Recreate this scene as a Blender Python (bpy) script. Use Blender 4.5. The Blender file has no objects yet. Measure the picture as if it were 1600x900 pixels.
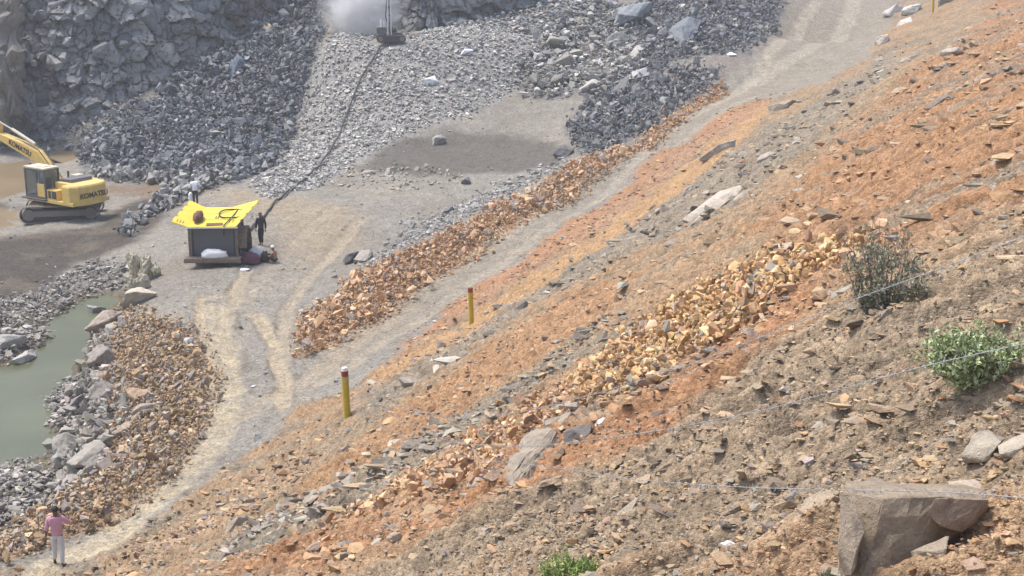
import bpy, bmesh, math, random
import numpy as np
from mathutils import Vector, Matrix, Euler, noise as mnoise

# ------------------------------------------------------------------ camera, sky, sun, exposure
SC = bpy.context.scene
COL = SC.collection
R = math.radians
F = 2198.0                       # focal length in photo pixels (1600 wide)
PITCH = R(15.1)
CZ = 17.2                        # camera height above the pit floor (z = 0)
cam_d = bpy.data.cameras.new('camera'); cam_d.sensor_width = 36.0; cam_d.lens = 36.0*F/1600.0
cam_d.clip_start = 0.1; cam_d.clip_end = 6000
cam = bpy.data.objects.new('camera', cam_d); COL.objects.link(cam)
cam.location = (0, 0, CZ); cam.rotation_euler = (R(90)-PITCH, 0, 0)
SC.camera = cam

SUN_EL, SUN_AZ = R(65), R(-66)   # azimuth measured from +Y (view direction) towards +X
W = bpy.data.worlds.new('World'); SC.world = W; W.use_nodes = True
wn = W.node_tree; wn.nodes.clear()
sky = wn.nodes.new('ShaderNodeTexSky'); sky.sky_type = 'NISHITA'; sky.sun_disc = False
sky.sun_elevation = SUN_EL; sky.sun_rotation = SUN_AZ; sky.air_density = 1.0; sky.dust_density = 3.0; sky.ozone_density = 1.0
bg = wn.nodes.new('ShaderNodeBackground'); bg.inputs['Strength'].default_value = 0.15
wo = wn.nodes.new('ShaderNodeOutputWorld')
wn.links.new(sky.outputs[0], bg.inputs[0]); wn.links.new(bg.outputs[0], wo.inputs[0])
sun_d = bpy.data.lights.new('sun', 'SUN'); sun_d.energy = 2.0; sun_d.angle = R(14.0); sun_d.color = (1.0, 0.96, 0.90)
sun = bpy.data.objects.new('sun', sun_d); COL.objects.link(sun)
sun.rotation_euler = Vector((math.sin(SUN_AZ)*math.cos(SUN_EL), math.cos(SUN_AZ)*math.cos(SUN_EL), math.sin(SUN_EL))).to_track_quat('Z', 'Y').to_euler()
sun.location = (0, 0, 80)
SC.view_settings.view_transform = 'Standard'; SC.view_settings.look = 'None'
SC.view_settings.exposure = 0.86; SC.view_settings.gamma = 1.0; SC.view_settings.use_curve_mapping = False
SC.render.engine = 'CYCLES'
SC.cycles.use_denoising = True
SC.cycles.max_bounces = 6; SC.cycles.diffuse_bounces = 3; SC.cycles.glossy_bounces = 2
SC.cycles.transmission_bounces = 4; SC.cycles.volume_bounces = 2; SC.cycles.transparent_max_bounces = 8
SC.cycles.caustics_reflective = False; SC.cycles.caustics_refractive = False

# ------------------------------------------------------------------ small tools
RS = np.random.RandomState(7)
random.seed(7)
cp, sp = math.cos(PITCH), math.sin(PITCH)
def ray(u, v):
    a = (np.asarray(u, float)-800)/F; b = (450-np.asarray(v, float))/F
    return np.stack([a, cp + b*sp, -sp + b*cp], -1)
def at_z(u, v, z):
    d = ray(u, v); t = (z-CZ)/d[..., 2]
    return d*t[..., None] + np.array([0, 0, CZ])
def at_t(u, v, t):
    return ray(u, v)*np.asarray(t, float)[..., None] + np.array([0, 0, CZ])
def at_y(u, v, y):
    d = ray(u, v); t = y/d[..., 1]
    return d*t[..., None] + np.array([0, 0, CZ])
HA, HB, HK = -0.94, 0.34, 0.60
def hill(x, y): return 13.45 - HK*((x-2.9)*HA + (y-7.8)*HB)
def at_hill(u, v):
    d = ray(u, v)
    k = d[..., 2] + HK*(d[..., 0]*HA + d[..., 1]*HB)
    t = (13.45 + HK*(2.9*HA + 7.8*HB) - CZ)/k
    return d*t[..., None] + np.array([0, 0, CZ])
def lin(c):
    c = np.asarray(c, float)/255.0
    return np.where(c <= 0.04045, c/12.92, ((c+0.055)/1.055)**2.4)
KL = 1.55
def alb(c): return lin(c)/KL      # photo colour of a sunlit level surface -> base colour

def _hash(ix, iy, seed):
    h = (ix.astype(np.int64)*374761393 + iy.astype(np.int64)*668265263 + seed*1442695041) & 0x7fffffff
    h = ((h ^ (h >> 13))*1274126177) & 0x7fffffff
    h = h ^ (h >> 16)
    return (h & 0xffff)/65535.0
def vnoise(x, y, seed=0):
    x0 = np.floor(x); y0 = np.floor(y); fx = x-x0; fy = y-y0
    fx = fx*fx*fx*(fx*(fx*6-15)+10); fy = fy*fy*fy*(fy*(fy*6-15)+10)
    a = _hash(x0, y0, seed); b = _hash(x0+1, y0, seed); c = _hash(x0, y0+1, seed); d = _hash(x0+1, y0+1, seed)
    return (a + (b-a)*fx + (c-a)*fy + (a-b-c+d)*fx*fy)*2-1
def fbm(x, y, octs=4, seed=0, gain=0.5):
    s = np.zeros_like(x); a = 1.0; n = 0
    for i in range(octs):
        s += a*vnoise(x*2**i + 17.3*i, y*2**i - 9.1*i, seed+i*31); n += a; a *= gain
    return s/n
def sstep(a, b, x):
    t = np.clip((x-a)/(b-a), 0, 1); return t*t*(3-2*t)

# ------------------------------------------------------------------ base terrain: thin-plate surface through surveyed points
pts = []
def Z(*l):
    for u, v, z in l: pts.append(at_z(u, v, z))
def Y(*l):
    for u, v, y in l: pts.append(at_y(u, v, y))
def H(*l):
    for u, v in l: pts.append(at_hill(u, v))
def XYZ(*l):
    for p in l: pts.append(np.array(p, float))
# pit floor and path
Z((60,893,0),(150,850,0),(250,765,0),(330,685,0),(350,560,0),(330,470,0),(330,425,0),(450,450,0),(420,540,0),(455,600,.25),
  (430,380,0),(560,345,.2),(480,300,.1),(300,335,-.2),(400,320,0),(500,480,.1),(250,440,-.15),(260,400,-.2),(-60,960,0),
  (280,540,.05),(290,620,0),(240,480,-.2),(300,500,0))
# embankment and pond
Z((185,520,-.5),(225,590,-.2),(230,660,-.2),(190,730,-.3),(130,790,-.4),(70,840,-.3),(0,875,-.3),
  (150,520,-1.5),(150,590,-1.3),(140,640,-1.3),(125,700,-1.3),(110,750,-1.4),(60,800,-1.5),(0,835,-1.5),
  (110,520,-1.9),(60,560,-2.0),(0,640,-2.1),(40,690,-2.0),(175,475,-1.8),(130,500,-1.9),(-120,600,-2.1),(-100,740,-2.0),(60,650,-2.05),
  (114,612,-1.42),(70,632,-1.62),(97,655,-1.45),(90,570,-1.95),(40,595,-2.0),(120,560,-1.85),(70,735,-1.5),(50,770,-1.4),(0,760,-1.45),(205,460,-.9),(195,430,-1.0),(205,400,-.7),
  (20,545,-1.33),(55,540,-1.5),(78,525,-1.75),(20,500,-1.3),(80,470,-1.3),(10,575,-1.65),(110,440,-1.25),(160,420,-1.25),(-60,510,-1.3))
# low ground with the excavator, muddy water to the left
Z((100,345,-1.1),(30,400,-1.15),(180,330,-1.0),(250,300,-.7),(60,440,-1.15),(150,390,-1.1),(210,360,-.8),(240,330,-.6),
  (0,300,-1.9),(-150,330,-2.0),(30,270,-1.8),(10,345,-1.5),(-60,380,-1.5),(-100,430,-1.2),(70,300,-1.15),(60,262,-1.4),(150,300,-1.05),
  (115,243,-1.5),(150,265,-1.0),(200,262,-.9),(250,275,-.7),(330,275,-.2),(300,255,0),(20,245,-1.2),(-100,260,-1.6))
# foot of the left face, rubble heap
Y((60,215,113),(0,205,113),(130,205,111),(-150,215,113),(250,200,106),(350,150,112),(300,110,116),(450,60,119),(420,0,125),(380,80,118),
  (470,150,109),(440,230,102),(390,265,96),(470,60,117),(490,10,123))
# drilled ramp
Y((500,235,98),(560,160,105),(520,90,111),(530,55,116),(600,68,113),(700,60,114),(700,130,108),(640,200,101),(800,60,115),(800,130,110),(750,180,104),
  (880,30,120))
XYZ((-11,122,7.0),(-5,122,7.4),(0,123,7.6),(-14,121,6.8))
Z((700,225,1.2),(820,235,1.3),(865,215,1.7),(760,280,.8),(600,290,.4),(880,250,1.4),(640,250,.9),(680,320,.3),(640,340,.2))
# block pile and dark bank under the road
Y((900,100,111),(860,150,106),(950,55,118),(850,50,118),(930,170,101),(1000,180,95),(1000,110,107),(1050,60,115),(1100,100,105),(1150,85,107),
  (1180,45,119),(1100,25,122),(1000,25,122),(1200,15,127))
# haul road and its berm
Z((500,572,.35),(620,490,.8),(750,410,1.5),(880,325,2.3),(1000,245,3.2),(1100,180,4.2),(1180,130,5.0),(1260,70,6.2),(1310,0,8.0),(1340,60,6.4),(1230,60,6.4),
  (480,525,.55),(600,445,1.1),(700,385,1.7),(800,325,2.3),(900,270,3.0),(970,240,3.6),
  (545,412,.1),(640,372,.2),(740,312,.6),(830,270,1.2))
# hillside
H((500,700),(600,650),(540,648),(737,505),(800,560),(700,800),(420,855),(900,450),(1000,350),(1150,250),(1250,170),(1380,90),(1457,22),
  (1000,600),(1200,400),(1400,250),(1550,60),(1200,700),(1400,550),(1600,350),(800,880),(1000,880),(1400,880),(1600,880),(1250,880),(600,880),
  (1600,600),(1600,200),(1700,400),(1750,700),(1700,100),(850,510),(690,590),(1080,290),(1600,30),(1550,-30),(640,570))
Z((400,712,.35),(300,790,.35),(470,645,.6),(200,875,.4))
# beyond the frame
XYZ((-60,70,-1.6),(-90,100,-1),(-60,40,-1),(-30,20,-.5),(-25,30,-.3),(-90,60,-1),(-60,145,12),(-90,150,13),(-30,148,13),(0,148,13),(18,146,13),(-50,122,3),(-38,124,5),(33,150,8),
    (45,190,10),(-20,170,14),(70,150,15),(60,100,15),(40,60,15),(30,30,15.5),(20,10,15.5),(10,-10,15.8),(0,-2,15.6),(-15,-15,14),(-10,5,7.5),(-14,18,3.2),(0,-40,16),
    (50,-20,16),(-60,-20,8),(-90,0,5),(3,3,14.6),(-120,100,10),(120,100,17),(0,260,14),(100,260,14),(-120,220,14))
P = np.array(pts)
S = 40.0
def _k(r2): return 0.5*r2*np.log(r2+1e-12)
def _fit(P, lam=2e-4):
    n = len(P); xy = P[:, :2]/S
    K = _k(((xy[:, None]-xy[None])**2).sum(-1)) + lam*np.eye(n)
    A = np.zeros((n+3, n+3)); A[:n, :n] = K; A[:n, n] = 1; A[:n, n+1:] = xy; A[n, :n] = 1; A[n+1:, :n] = xy.T
    return np.linalg.solve(A, np.concatenate([P[:, 2], np.zeros(3)]))
_w = _fit(P)
def base(x, y):
    x = np.asarray(x, float); sh = x.shape; x = x.ravel()/S; y = np.asarray(y, float).ravel()/S
    out = np.empty_like(x); n = len(P); cx = P[:, 0]/S; cy = P[:, 1]/S
    for i in range(0, len(x), 20000):
        a = x[i:i+20000]; b = y[i:i+20000]
        r2 = (a[:, None]-cx)**2 + (b[:, None]-cy)**2
        out[i:i+20000] = _k(r2) @ _w[:n] + _w[n] + _w[n+1]*a + _w[n+2]*b
    out = np.clip(out, -3.0, 18.0)
    return out.reshape(sh)
TS = np.exp(np.linspace(math.log(4.0), math.log(190.0), 420))
def ground(u, v):                  # where the sight line of photo pixel (u, v) meets the terrain
    d = ray(u, v); p = d[None]*TS[:, None] + np.array([0, 0, CZ])
    g = p[:, 2] - base(p[:, 0], p[:, 1])
    i = np.argmax(g < 0)
    if not (g < 0).any(): return p[-1]
    i = max(i, 1); f = g[i-1]/(g[i-1]-g[i]); t = TS[i-1] + f*(TS[i]-TS[i-1])
    q = d*t + np.array([0, 0, CZ]); q[2] = base(q[0:1], q[1:2])[0]
    return q
def depth_of(p): return p[1]*cp - (p[2]-CZ)*sp
# ------------------------------------------------------------------ zones of colour, laid out on the ground (world XY)
def wpoly(l): return np.array([ground(u, v)[:2] for u, v in l])
def sdist(x, y, poly):             # signed distance to a polygon, negative inside
    d2 = np.full(x.shape, 1e18); ins = np.zeros(x.shape, bool); n = len(poly)
    for i in range(n):
        ax, ay = poly[i]; bx, by = poly[(i+1) % n]; ex, ey = bx-ax, by-ay
        px, py = x-ax, y-ay
        t = np.clip((px*ex+py*ey)/(ex*ex+ey*ey+1e-9), 0, 1)
        d2 = np.minimum(d2, (px-t*ex)**2 + (py-t*ey)**2)
        if ay != by:
            c = ((ay > y) != (by > y)) & (x < (bx-ax)*(y-ay)/(by-ay)+ax); ins ^= c
    d = np.sqrt(d2)
    return np.where(ins, -d, d)
def ldist(x, y, line):
    d2 = np.full(x.shape, 1e18)
    for i in range(len(line)-1):
        ax, ay = line[i]; bx, by = line[i+1]; ex, ey = bx-ax, by-ay
        px, py = x-ax, y-ay
        t = np.clip((px*ex+py*ey)/(ex*ex+ey*ey+1e-9), 0, 1)
        d2 = np.minimum(d2, (px-t*ex)**2 + (py-t*ey)**2)
    return np.sqrt(d2)
FALL = np.array([-0.94, 0.34]); FALL /= np.linalg.norm(FALL); CONT = np.array([0.34, 0.94]); CONT /= np.linalg.norm(CONT)

Q = {}   # polygons, outlined on the photograph and carried to the ground
Q['hill'] = [(-40,905),(130,882),(240,815),(340,745),(430,690),(455,640),(560,600),(640,545),(740,470),(870,385),(1000,290),(1110,205),(1200,155),(1290,130),(1370,65),(1400,0),
             (1420,-40),(1800,-40),(1900,300),(1900,960),(-60,960)]
Q['road'] = [(455,612),(520,545),(640,468),(820,350),(1000,235),(1130,150),(1190,100),(1225,40),(1240,-20),(1420,-20),(1375,60),(1295,130),(1200,148),(1078,206),(885,337),(704,463),(545,580),(475,618)]
Q['pond'] = [(195,458),(185,495),(150,530),(130,600),(100,640),(90,690),(60,740),(20,835),(-120,860),(-150,560),(0,520),(110,480),(150,462)]
Q['cut'] = [(585,592),(740,488),(860,415),(1000,318),(1130,213),(1195,158),(1205,172),(1080,292),(960,377),(830,455),(700,545),(600,605)]
Q['cut_stony'] = [(590,580),(690,488),(850,376),(985,286),(1105,190),(1198,146),(1200,160),(1130,210),(1000,315),(860,410),(740,485)]
Q['g1'] = [(545,640),(640,565),(760,490),(900,405),(1060,300),(1200,200),(1350,115),(1400,60),(1400,120),(1300,200),(1150,325),(980,405),(850,475),(700,575),(570,655)]
Q['r2'] = [(470,770),(620,645),(760,548),(900,455),(1000,432),(960,500),(800,590),(640,695),(480,800)]
Q['g2'] = [(330,862),(450,782),(640,682),(800,612),(940,505),(980,470),(900,565),(700,705),(480,832),(350,882)]
Q['r3'] = [(500,820),(700,715),(860,612),(1000,520),(1180,420),(1310,375),(1340,400),(1230,470),(1080,572),(900,645),(740,765),(540,838)]
Q['r4'] = [(250,905),(500,842),(720,770),(850,690),(1000,630),(1120,545),(1240,445),(1320,430),(1270,510),(1140,620),(1010,690),(850,775),(700,830),(500,905)]
Q['gb'] = [(600,905),(780,810),(900,745),(1050,672),(1250,525),(1400,470),(1600,375),(1700,340),(1750,760),(1320,765),(1290,835),(1130,905)]
Q['rt'] = [(1190,345),(1340,195),(1430,110),(1545,0),(1600,-40),(1750,-40),(1750,300),(1600,340),(1470,395),(1320,410),(1210,405)]
Q['br'] = [(1545,785),(1600,755),(1800,740),(1800,960),(1400,960)]
Q['bl'] = [(1170,885),(1310,825),(1320,960),(1100,960)]
Q['rtoe'] = [(-20,905),(150,880),(300,790),(430,720),(500,690),(470,760),(330,850),(200,905)]
Q['bermrust'] = [(470,560),(470,500),(560,435),(700,370),(830,305),(900,262),(990,228),(1070,170),(1130,130),(1140,145),(1040,215),(960,265),(820,345),(640,465),(520,540)]
Q['embank'] = [(170,490),(240,500),(300,520),(325,590),(330,660),(280,730),(180,810),(60,860),(-20,890),(-20,850),(60,810),(110,770),(150,720),(190,640),(160,560)]
Q['embgrey'] = [(150,500),(185,520),(170,590),(200,640),(180,700),(140,770),(100,770),(85,700),(120,620),(140,560)]
Q['heap'] = [(130,215),(240,160),(330,60),(400,-10),(500,-10),(505,60),(480,130),(465,200),(430,260),(370,285),(260,285),(190,262),(130,265)]
Q['ramp'] = [(505,75),(560,55),(640,55),(720,30),(800,30),(880,40),(850,90),(790,150),(720,185),(640,205),(560,250),(500,290),(420,310),(390,285),(440,240),(470,190),(485,120)]
Q['darkfloor'] = [(600,225),(690,205),(800,208),(870,222),(890,245),(860,262),(760,272),(640,275),(560,270)]
Q['blocks'] = [(790,120),(850,60),(960,40),(1000,60),(1010,110),(960,150),(900,150),(840,160)]
Q['darkbank'] = [(900,235),(880,200),(930,150),(1000,90),(960,20),(1080,-15),(1225,-15),(1215,50),(1170,85),(1060,95),(1030,120),(1130,110),(1090,160),(1000,215),(930,245)]
Q['shelf'] = [(1030,118),(1080,95),(1180,82),(1220,50),(1215,80),(1130,118),(1050,128)]
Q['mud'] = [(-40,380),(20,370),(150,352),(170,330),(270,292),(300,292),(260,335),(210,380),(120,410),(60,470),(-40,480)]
Q['mudbrown'] = [(160,300),(170,288),(280,285),(290,300),(240,310)]
Q['shore'] = [(-20,470),(60,460),(100,430),(150,405),(205,410),(200,450),(150,462),(110,480),(80,515),(80,540),(40,570),(-20,575),(-40,520)]
Q['shore2'] = [(55,625),(110,590),(145,580),(130,640),(100,680),(80,660)]
Q['shore3'] = [(-30,740),(40,720),(95,745),(95,790),(40,820),(-30,830)]
Q['footstones'] = [(130,268),(200,262),(280,270),(370,280),(310,305),(230,345),(200,375),(190,365),(240,320),(260,290),(170,282)]
Q['tan'] = [(330,300),(420,300),(560,330),(560,380),(480,420),(420,340),(360,320)]
WP = {k: wpoly(v) for k, v in Q.items()}
LN = {}  # vehicle tracks: polyline, half width (m), colour, strength
def wline(l): return np.array([ground(u, v)[:2] for u, v in l])
TRK = [
 (wline([(40,902),(90,880),(160,845),(220,795),(270,755),(320,705),(345,665),(350,610),(345,550),(335,500),(330,480)]), .68, (206,190,160), .95),
 (wline([(352,660),(400,640),(450,610),(520,560),(640,480)]), .5, (190,172,146), .6),
 (wline([(335,600),(322,540),(310,490),(312,465),(360,462),(372,440)]), .22, (200,180,148), .9),
 (wline([(345,550),(355,490),(372,455),(385,420)]), .3, (194,178,150), .8),
 (wline([(440,640),(440,590),(425,540),(405,500),(390,490)]), .3, (196,178,148), .85),
 (wline([(440,600),(440,520),(450,480),(470,450),(520,395),(560,345)]), .35, (192,176,150), .8),
 (wline([(425,540),(415,505),(408,490)]), .2, (200,182,152), .8),
 (wline([(380,470),(430,410),(480,360),(520,325)]), .35, (186,172,150), .6),
 (wline([(500,545),(620,470),(760,385),(900,295),(1010,230),(1120,160),(1190,110),(1250,40),(1280,0)]), .55, (200,188,166), .65),
 (wline([(500,600),(640,510),(800,400),(960,290),(1090,200),(1180,150)]), .4, (196,182,158), .5),
 (wline([(1180,130),(1260,80),(1330,20),(1345,-10)]), .8, (204,192,172), .5),
]
def zones(x, y):
    """base colour, roughness of relief and class of each ground point"""
    wx = x + .5*fbm(x*.9, y*.9, 3, 5) + .12*fbm(x*5, y*5, 2, 9); wy = y + .9*fbm(x*.7+40, y*.7, 3, 6) + .15*fbm(x*4+9, y*4, 2, 3)
    # streaks on the hill run down the fall line
    hs = (x*CONT[0]+y*CONT[1]); hf = (x*FALL[0]+y*FALL[1])
    st = fbm(hs*1.1 + .3*fbm(hf*.2, hs*.2, 2, 77), hf*.10, 4, 21, .6)
    st2 = fbm(hs*4.0, hf*.35, 3, 33, .6)
    sd = {}
    def m(k, soft=.35, grow=0.0):
        p = WP[k]; b = 2.5
        sel = (x > p[:, 0].min()-b) & (x < p[:, 0].max()+b) & (y > p[:, 1].min()-b) & (y < p[:, 1].max()+b)
        o = np.zeros(x.shape)
        if sel.any():
            o[sel] = 1 - sstep(-soft, soft, sdist(wx[sel], wy[sel], p)-grow)
        return o
    C = np.empty(x.shape+(3,)); C[:] = alb((161,155,144))
    A = np.full(x.shape, .075)
    def put(mask, c, k=1.0):
        C[:] = C*(1-(mask*k)[..., None]) + alb(c)*(mask*k)[..., None]
    def rough(mask, a):
        A[:] = A*(1-mask) + a*mask
    n1 = fbm(x*.25, y*.25, 4, 50)
    put(sstep(-.1, .5, n1)*.6, (150,142,128)); put(sstep(.0, .6, -n1)*.5, (176,166,148))
    put(m('tan', 1.5), (178,162,136), .8)
    put(m('darkfloor', .8), (122,116,107))
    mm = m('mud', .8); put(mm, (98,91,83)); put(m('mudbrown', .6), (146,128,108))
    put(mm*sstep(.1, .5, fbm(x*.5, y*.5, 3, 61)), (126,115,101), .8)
    h = m('heap', .8); put(h, (130,132,134)); rough(h, .22)
    r = m('ramp', .8); put(r, (172,168,161)); rough(r, .14)
    b = m('blocks', .8); put(b, (140,137,132)); rough(b, .15)
    b = m('darkbank', .8); put(b, (126,125,123)); rough(b, .25)
    put(m('shelf', .5), (158,148,138)); 
    b = m('footstones', .5); put(b, (120,116,110)); rough(b, .12)
    for k in ('shore', 'shore2', 'shore3'):
        b = m(k, .4); put(b, (150,143,134)); rough(b, .12)
    p = m('pond', .5, .6); put(p, (122,112,92)); put(m('embgrey', .4), (132,126,122)); rough(p, .06)
    e = m('embank', .4); put(e, (176,146,116)); rough(e, .14)
    e = m('bermrust', .3); put(e, (186,148,112)); rough(e, .14)
    hl = m('hill', .4); put(hl, (168,146,114)); rough(hl, .10)
    hill_m = hl
    put(hl*sstep(-.05, .25, st), (182,145,104), .9); put(hl*sstep(.0, .28, -st), (154,140,118), .9)
    put(m('rtoe', .5), (180,150,112), .8)
    put(m('g1', .5), (156,143,122), .95); put(m('g2', .4), (152,139,118), .95)
    put(m('cut', .25), (200,155,100), .95); put(m('cut_stony', .3), (188,142,104), .9)
    put(m('r2', .5), (186,139,92), .95); put(m('r3', .5), (190,146,104), .9)
    put(m('r4', .45), (182,128,82), .95)
    rt = m('rt', .8); put(rt, (184,134,88), .92); put(rt*sstep(.0, .22, -st+.25*st2), (156,141,119), .9)
    put(m('gb', .5), (169,147,118), .9); put(m('br', .15), (190,152,110)); put(m('bl', .15), (190,152,112))
    put(hl*sstep(.1, .5, st2)*.5, (198,160,120), .5); put(hl*sstep(.1, .5, -st2)*.5, (140,118,96), .5)
    gl = (C @ np.array([.3, .59, .11]))[..., None]; C[:] = (C + (gl*np.array([1.05, 1.0, .92])-C)*(.20*hl)[..., None])*(1+.04*hl)[..., None]
    rd = m('road', .4); put(rd, (166,156,139), .95); rough(rd, .03)
    put(rd*sstep(.0, .5, st2), (160,150,138), .6)
    trk = np.zeros(x.shape)
    for ln, w, c, k in TRK:
        sel = (x > ln[:, 0].min()-3) & (x < ln[:, 0].max()+3) & (y > ln[:, 1].min()-3) & (y < ln[:, 1].max()+3)
        mm = np.zeros(x.shape); mm[sel] = 1-sstep(w*.6, w*1.25, ldist(x[sel]*.7+wx[sel]*.3, y[sel]*.7+wy[sel]*.3, ln))
        mm *= np.clip(.75+.6*fbm(x*2.2, y*2.2, 3, 19), .25, 1)
        rim = np.zeros(x.shape); dl = ldist(x[sel]*.7+wx[sel]*.3, y[sel]*.7+wy[sel]*.3, ln); rim[sel] = sstep(w*1.0, w*1.25, dl)*(1-sstep(w*1.35, w*1.7, dl)); rim *= np.clip(.3+1.2*fbm(x*1.7+8, y*1.7, 3, 29), 0, 1)
        put(rim, (132,120,102), .55*k); trk = np.where(rim > .2, trk-.4*rim*k, trk)
        put(mm, c, k); trk = np.where(mm > .05, np.maximum(trk, mm*k*(1 + .5*fbm(x*6, y*6, 2, 39))), trk); rough(mm, .03)
    cls = np.zeros(x.shape, int)
    cls[hill_m > .5] = 1; cls[rd > .5] = 2
    return C, A, cls, trk, hill_m, st, st2
def detail(x, y, A, trk, hill_m, st, st2):
    r = np.hypot(x, y)
    d = A*(fbm(x*.8, y*.8, 5, 100, .6)*1.6) + hill_m*(.26*st + .20*st2 + .11*vnoise((x*CONT[0]+y*CONT[1])*9, (x*FALL[0]+y*FALL[1])*1.6, 44)) - .11*trk
    d += A*.45*fbm(x*5, y*5, 3, 140)
    d += hill_m*.035*fbm(x*9, y*9, 2, 170)
    return d*np.clip(1.15 - r/400, 0, 1)
def height(x, y):
    x = np.atleast_1d(np.asarray(x, float)); y = np.atleast_1d(np.asarray(y, float))
    C, A, cls, trk, hm, st, st2 = zones(x, y)
    return base(x, y) + detail(x, y, A, trk, hm, st, st2)
def zat(x, y): return float(height([x], [y])[0])

# ------------------------------------------------------------------ materials
def newmat(name):
    m = bpy.data.materials.new(name); m.use_nodes = True
    nt = m.node_tree; b = nt.nodes['Principled BSDF']
    return m, nt, b
def N(nt, t, **k):
    n = nt.nodes.new(t)
    for a, v in k.items():
        if a in n.inputs: n.inputs[a].default_value = v
        else: setattr(n, a, v)
    return n
def math_n(nt, op, a, b=None):
    n = nt.nodes.new('ShaderNodeMath'); n.operation = op
    for i, s in enumerate((a, b)):
        if s is None: continue
        if hasattr(s, 'links'): nt.links.new(s, n.inputs[i])
        else: n.inputs[i].default_value = s
    return n.outputs[0]
def mixc(nt, fac, a, b, mode='MIX'):
    n = nt.nodes.new('ShaderNodeMix'); n.data_type = 'RGBA'; n.blend_type = mode
    for s, i in ((fac, 0), (a, 6), (b, 7)):
        if hasattr(s, 'links'): nt.links.new(s, n.inputs[i])
        else: n.inputs[i].default_value = s if i == 0 else (*s, 1)[:4]
    return n.outputs[2]
def ramp(nt, src, lo, hi, a, b):
    n = nt.nodes.new('ShaderNodeMapRange'); nt.links.new(src, n.inputs[0])
    for i, v in enumerate((lo, hi, a, b)): n.inputs[i+1].default_value = v
    return n.outputs[0]
def ground_mat(name='gravelly_earth'):
    m, nt, b = newmat(name); L = nt.links.new
    at = N(nt, 'ShaderNodeAttribute', attribute_name='Col'); tc = N(nt, 'ShaderNodeNewGeometry')
    n1 = N(nt, 'ShaderNodeTexNoise', Scale=1.3, Detail=8.0, Roughness=.65); L(tc.outputs['Position'], n1.inputs['Vector'])
    n2 = N(nt, 'ShaderNodeTexNoise', Scale=14.0, Detail=5.0, Roughness=.7); L(tc.outputs['Position'], n2.inputs['Vector'])
    v1 = N(nt, 'ShaderNodeTexVoronoi', Scale=9.0); L(tc.outputs['Position'], v1.inputs['Vector'])
    v2 = N(nt, 'ShaderNodeTexVoronoi', Scale=26.0); L(tc.outputs['Position'], v2.inputs['Vector'])
    v3 = N(nt, 'ShaderNodeTexVoronoi', Scale=75.0); L(tc.outputs['Position'], v3.inputs['Vector']); sep3 = N(nt, 'ShaderNodeSeparateColor'); L(v3.outputs['Color'], sep3.inputs[0])
    f1 = ramp(nt, n1.outputs[0], .3, .7, .82, 1.16); f2 = ramp(nt, n2.outputs[0], .3, .7, .84, 1.16)
    sep = N(nt, 'ShaderNodeSeparateColor'); L(v1.outputs['Color'], sep.inputs[0])
    f3 = ramp(nt, sep.outputs[0], 0, 1, .78, 1.22)
    sep2 = N(nt, 'ShaderNodeSeparateColor'); L(v2.outputs['Color'], sep2.inputs[0])
    f4 = ramp(nt, sep2.outputs[0], 0, 1, .78, 1.22)
    f = math_n(nt, 'MULTIPLY', math_n(nt, 'MULTIPLY', math_n(nt, 'MULTIPLY', f1, f2), math_n(nt, 'MULTIPLY', f3, f4)), ramp(nt, sep3.outputs[0], 0, 1, .78, 1.22))
    cc = N(nt, 'ShaderNodeCombineColor')
    for i in range(3): L(f, cc.inputs[i])
    c = mixc(nt, 1.0, at.outputs['Color'], cc.outputs[0], 'MULTIPLY')
    L(c, b.inputs['Base Color']); b.inputs['Roughness'].default_value = .95; b.inputs['Specular IOR Level'].default_value = .15
    h = math_n(nt, 'ADD', math_n(nt, 'MULTIPLY', n2.outputs[0], .05), math_n(nt, 'SUBTRACT', math_n(nt, 'MULTIPLY', v1.outputs['Distance'], -.35), math_n(nt, 'ADD', math_n(nt, 'MULTIPLY', v2.outputs['Distance'], .3), math_n(nt, 'MULTIPLY', v3.outputs['Distance'], .16))))
    bp = N(nt, 'ShaderNodeBump', Strength=.6, Distance=.10); L(h, bp.inputs['Height']); L(bp.outputs[0], b.inputs['Normal'])
    return m
M_GROUND = ground_mat()
def rock_mat(name, bump=.5, scale=1.0, tint=.25):
    """rock: object colour x vertex colour x veins and grain"""
    m, nt, b = newmat(name); L = nt.links.new
    at = N(nt, 'ShaderNodeAttribute', attribute_name='Col'); oi = N(nt, 'ShaderNodeObjectInfo'); ge = N(nt, 'ShaderNodeNewGeometry')
    c0 = mixc(nt, 1.0, at.outputs['Color'], oi.outputs['Color'], 'MULTIPLY')
    n1 = N(nt, 'ShaderNodeTexNoise', Scale=2.2*scale, Detail=8.0, Roughness=.68); L(ge.outputs['Position'], n1.inputs['Vector'])
    n2 = N(nt, 'ShaderNodeTexNoise', Scale=17.0*scale, Detail=4.0, Roughness=.7); L(ge.outputs['Position'], n2.inputs['Vector'])
    f = math_n(nt, 'MULTIPLY', ramp(nt, n1.outputs[0], .28, .72, 1-tint, 1+tint), ramp(nt, n2.outputs[0], .3, .7, .86, 1.14))
    cc = N(nt, 'ShaderNodeCombineColor')
    for i in range(3): L(f, cc.inputs[i])
    c = mixc(nt, 1.0, c0, cc.outputs[0], 'MULTIPLY')
    L(c, b.inputs['Base Color']); b.inputs['Roughness'].default_value = .9; b.inputs['Specular IOR Level'].default_value = .25
    h = math_n(nt, 'ADD', n1.outputs[0], math_n(nt, 'MULTIPLY', n2.outputs[0], .35))
    bp = N(nt, 'ShaderNodeBump', Strength=bump, Distance=.12/scale); L(h, bp.inputs['Height']); L(bp.outputs[0], b.inputs['Normal'])
    return m
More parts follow.
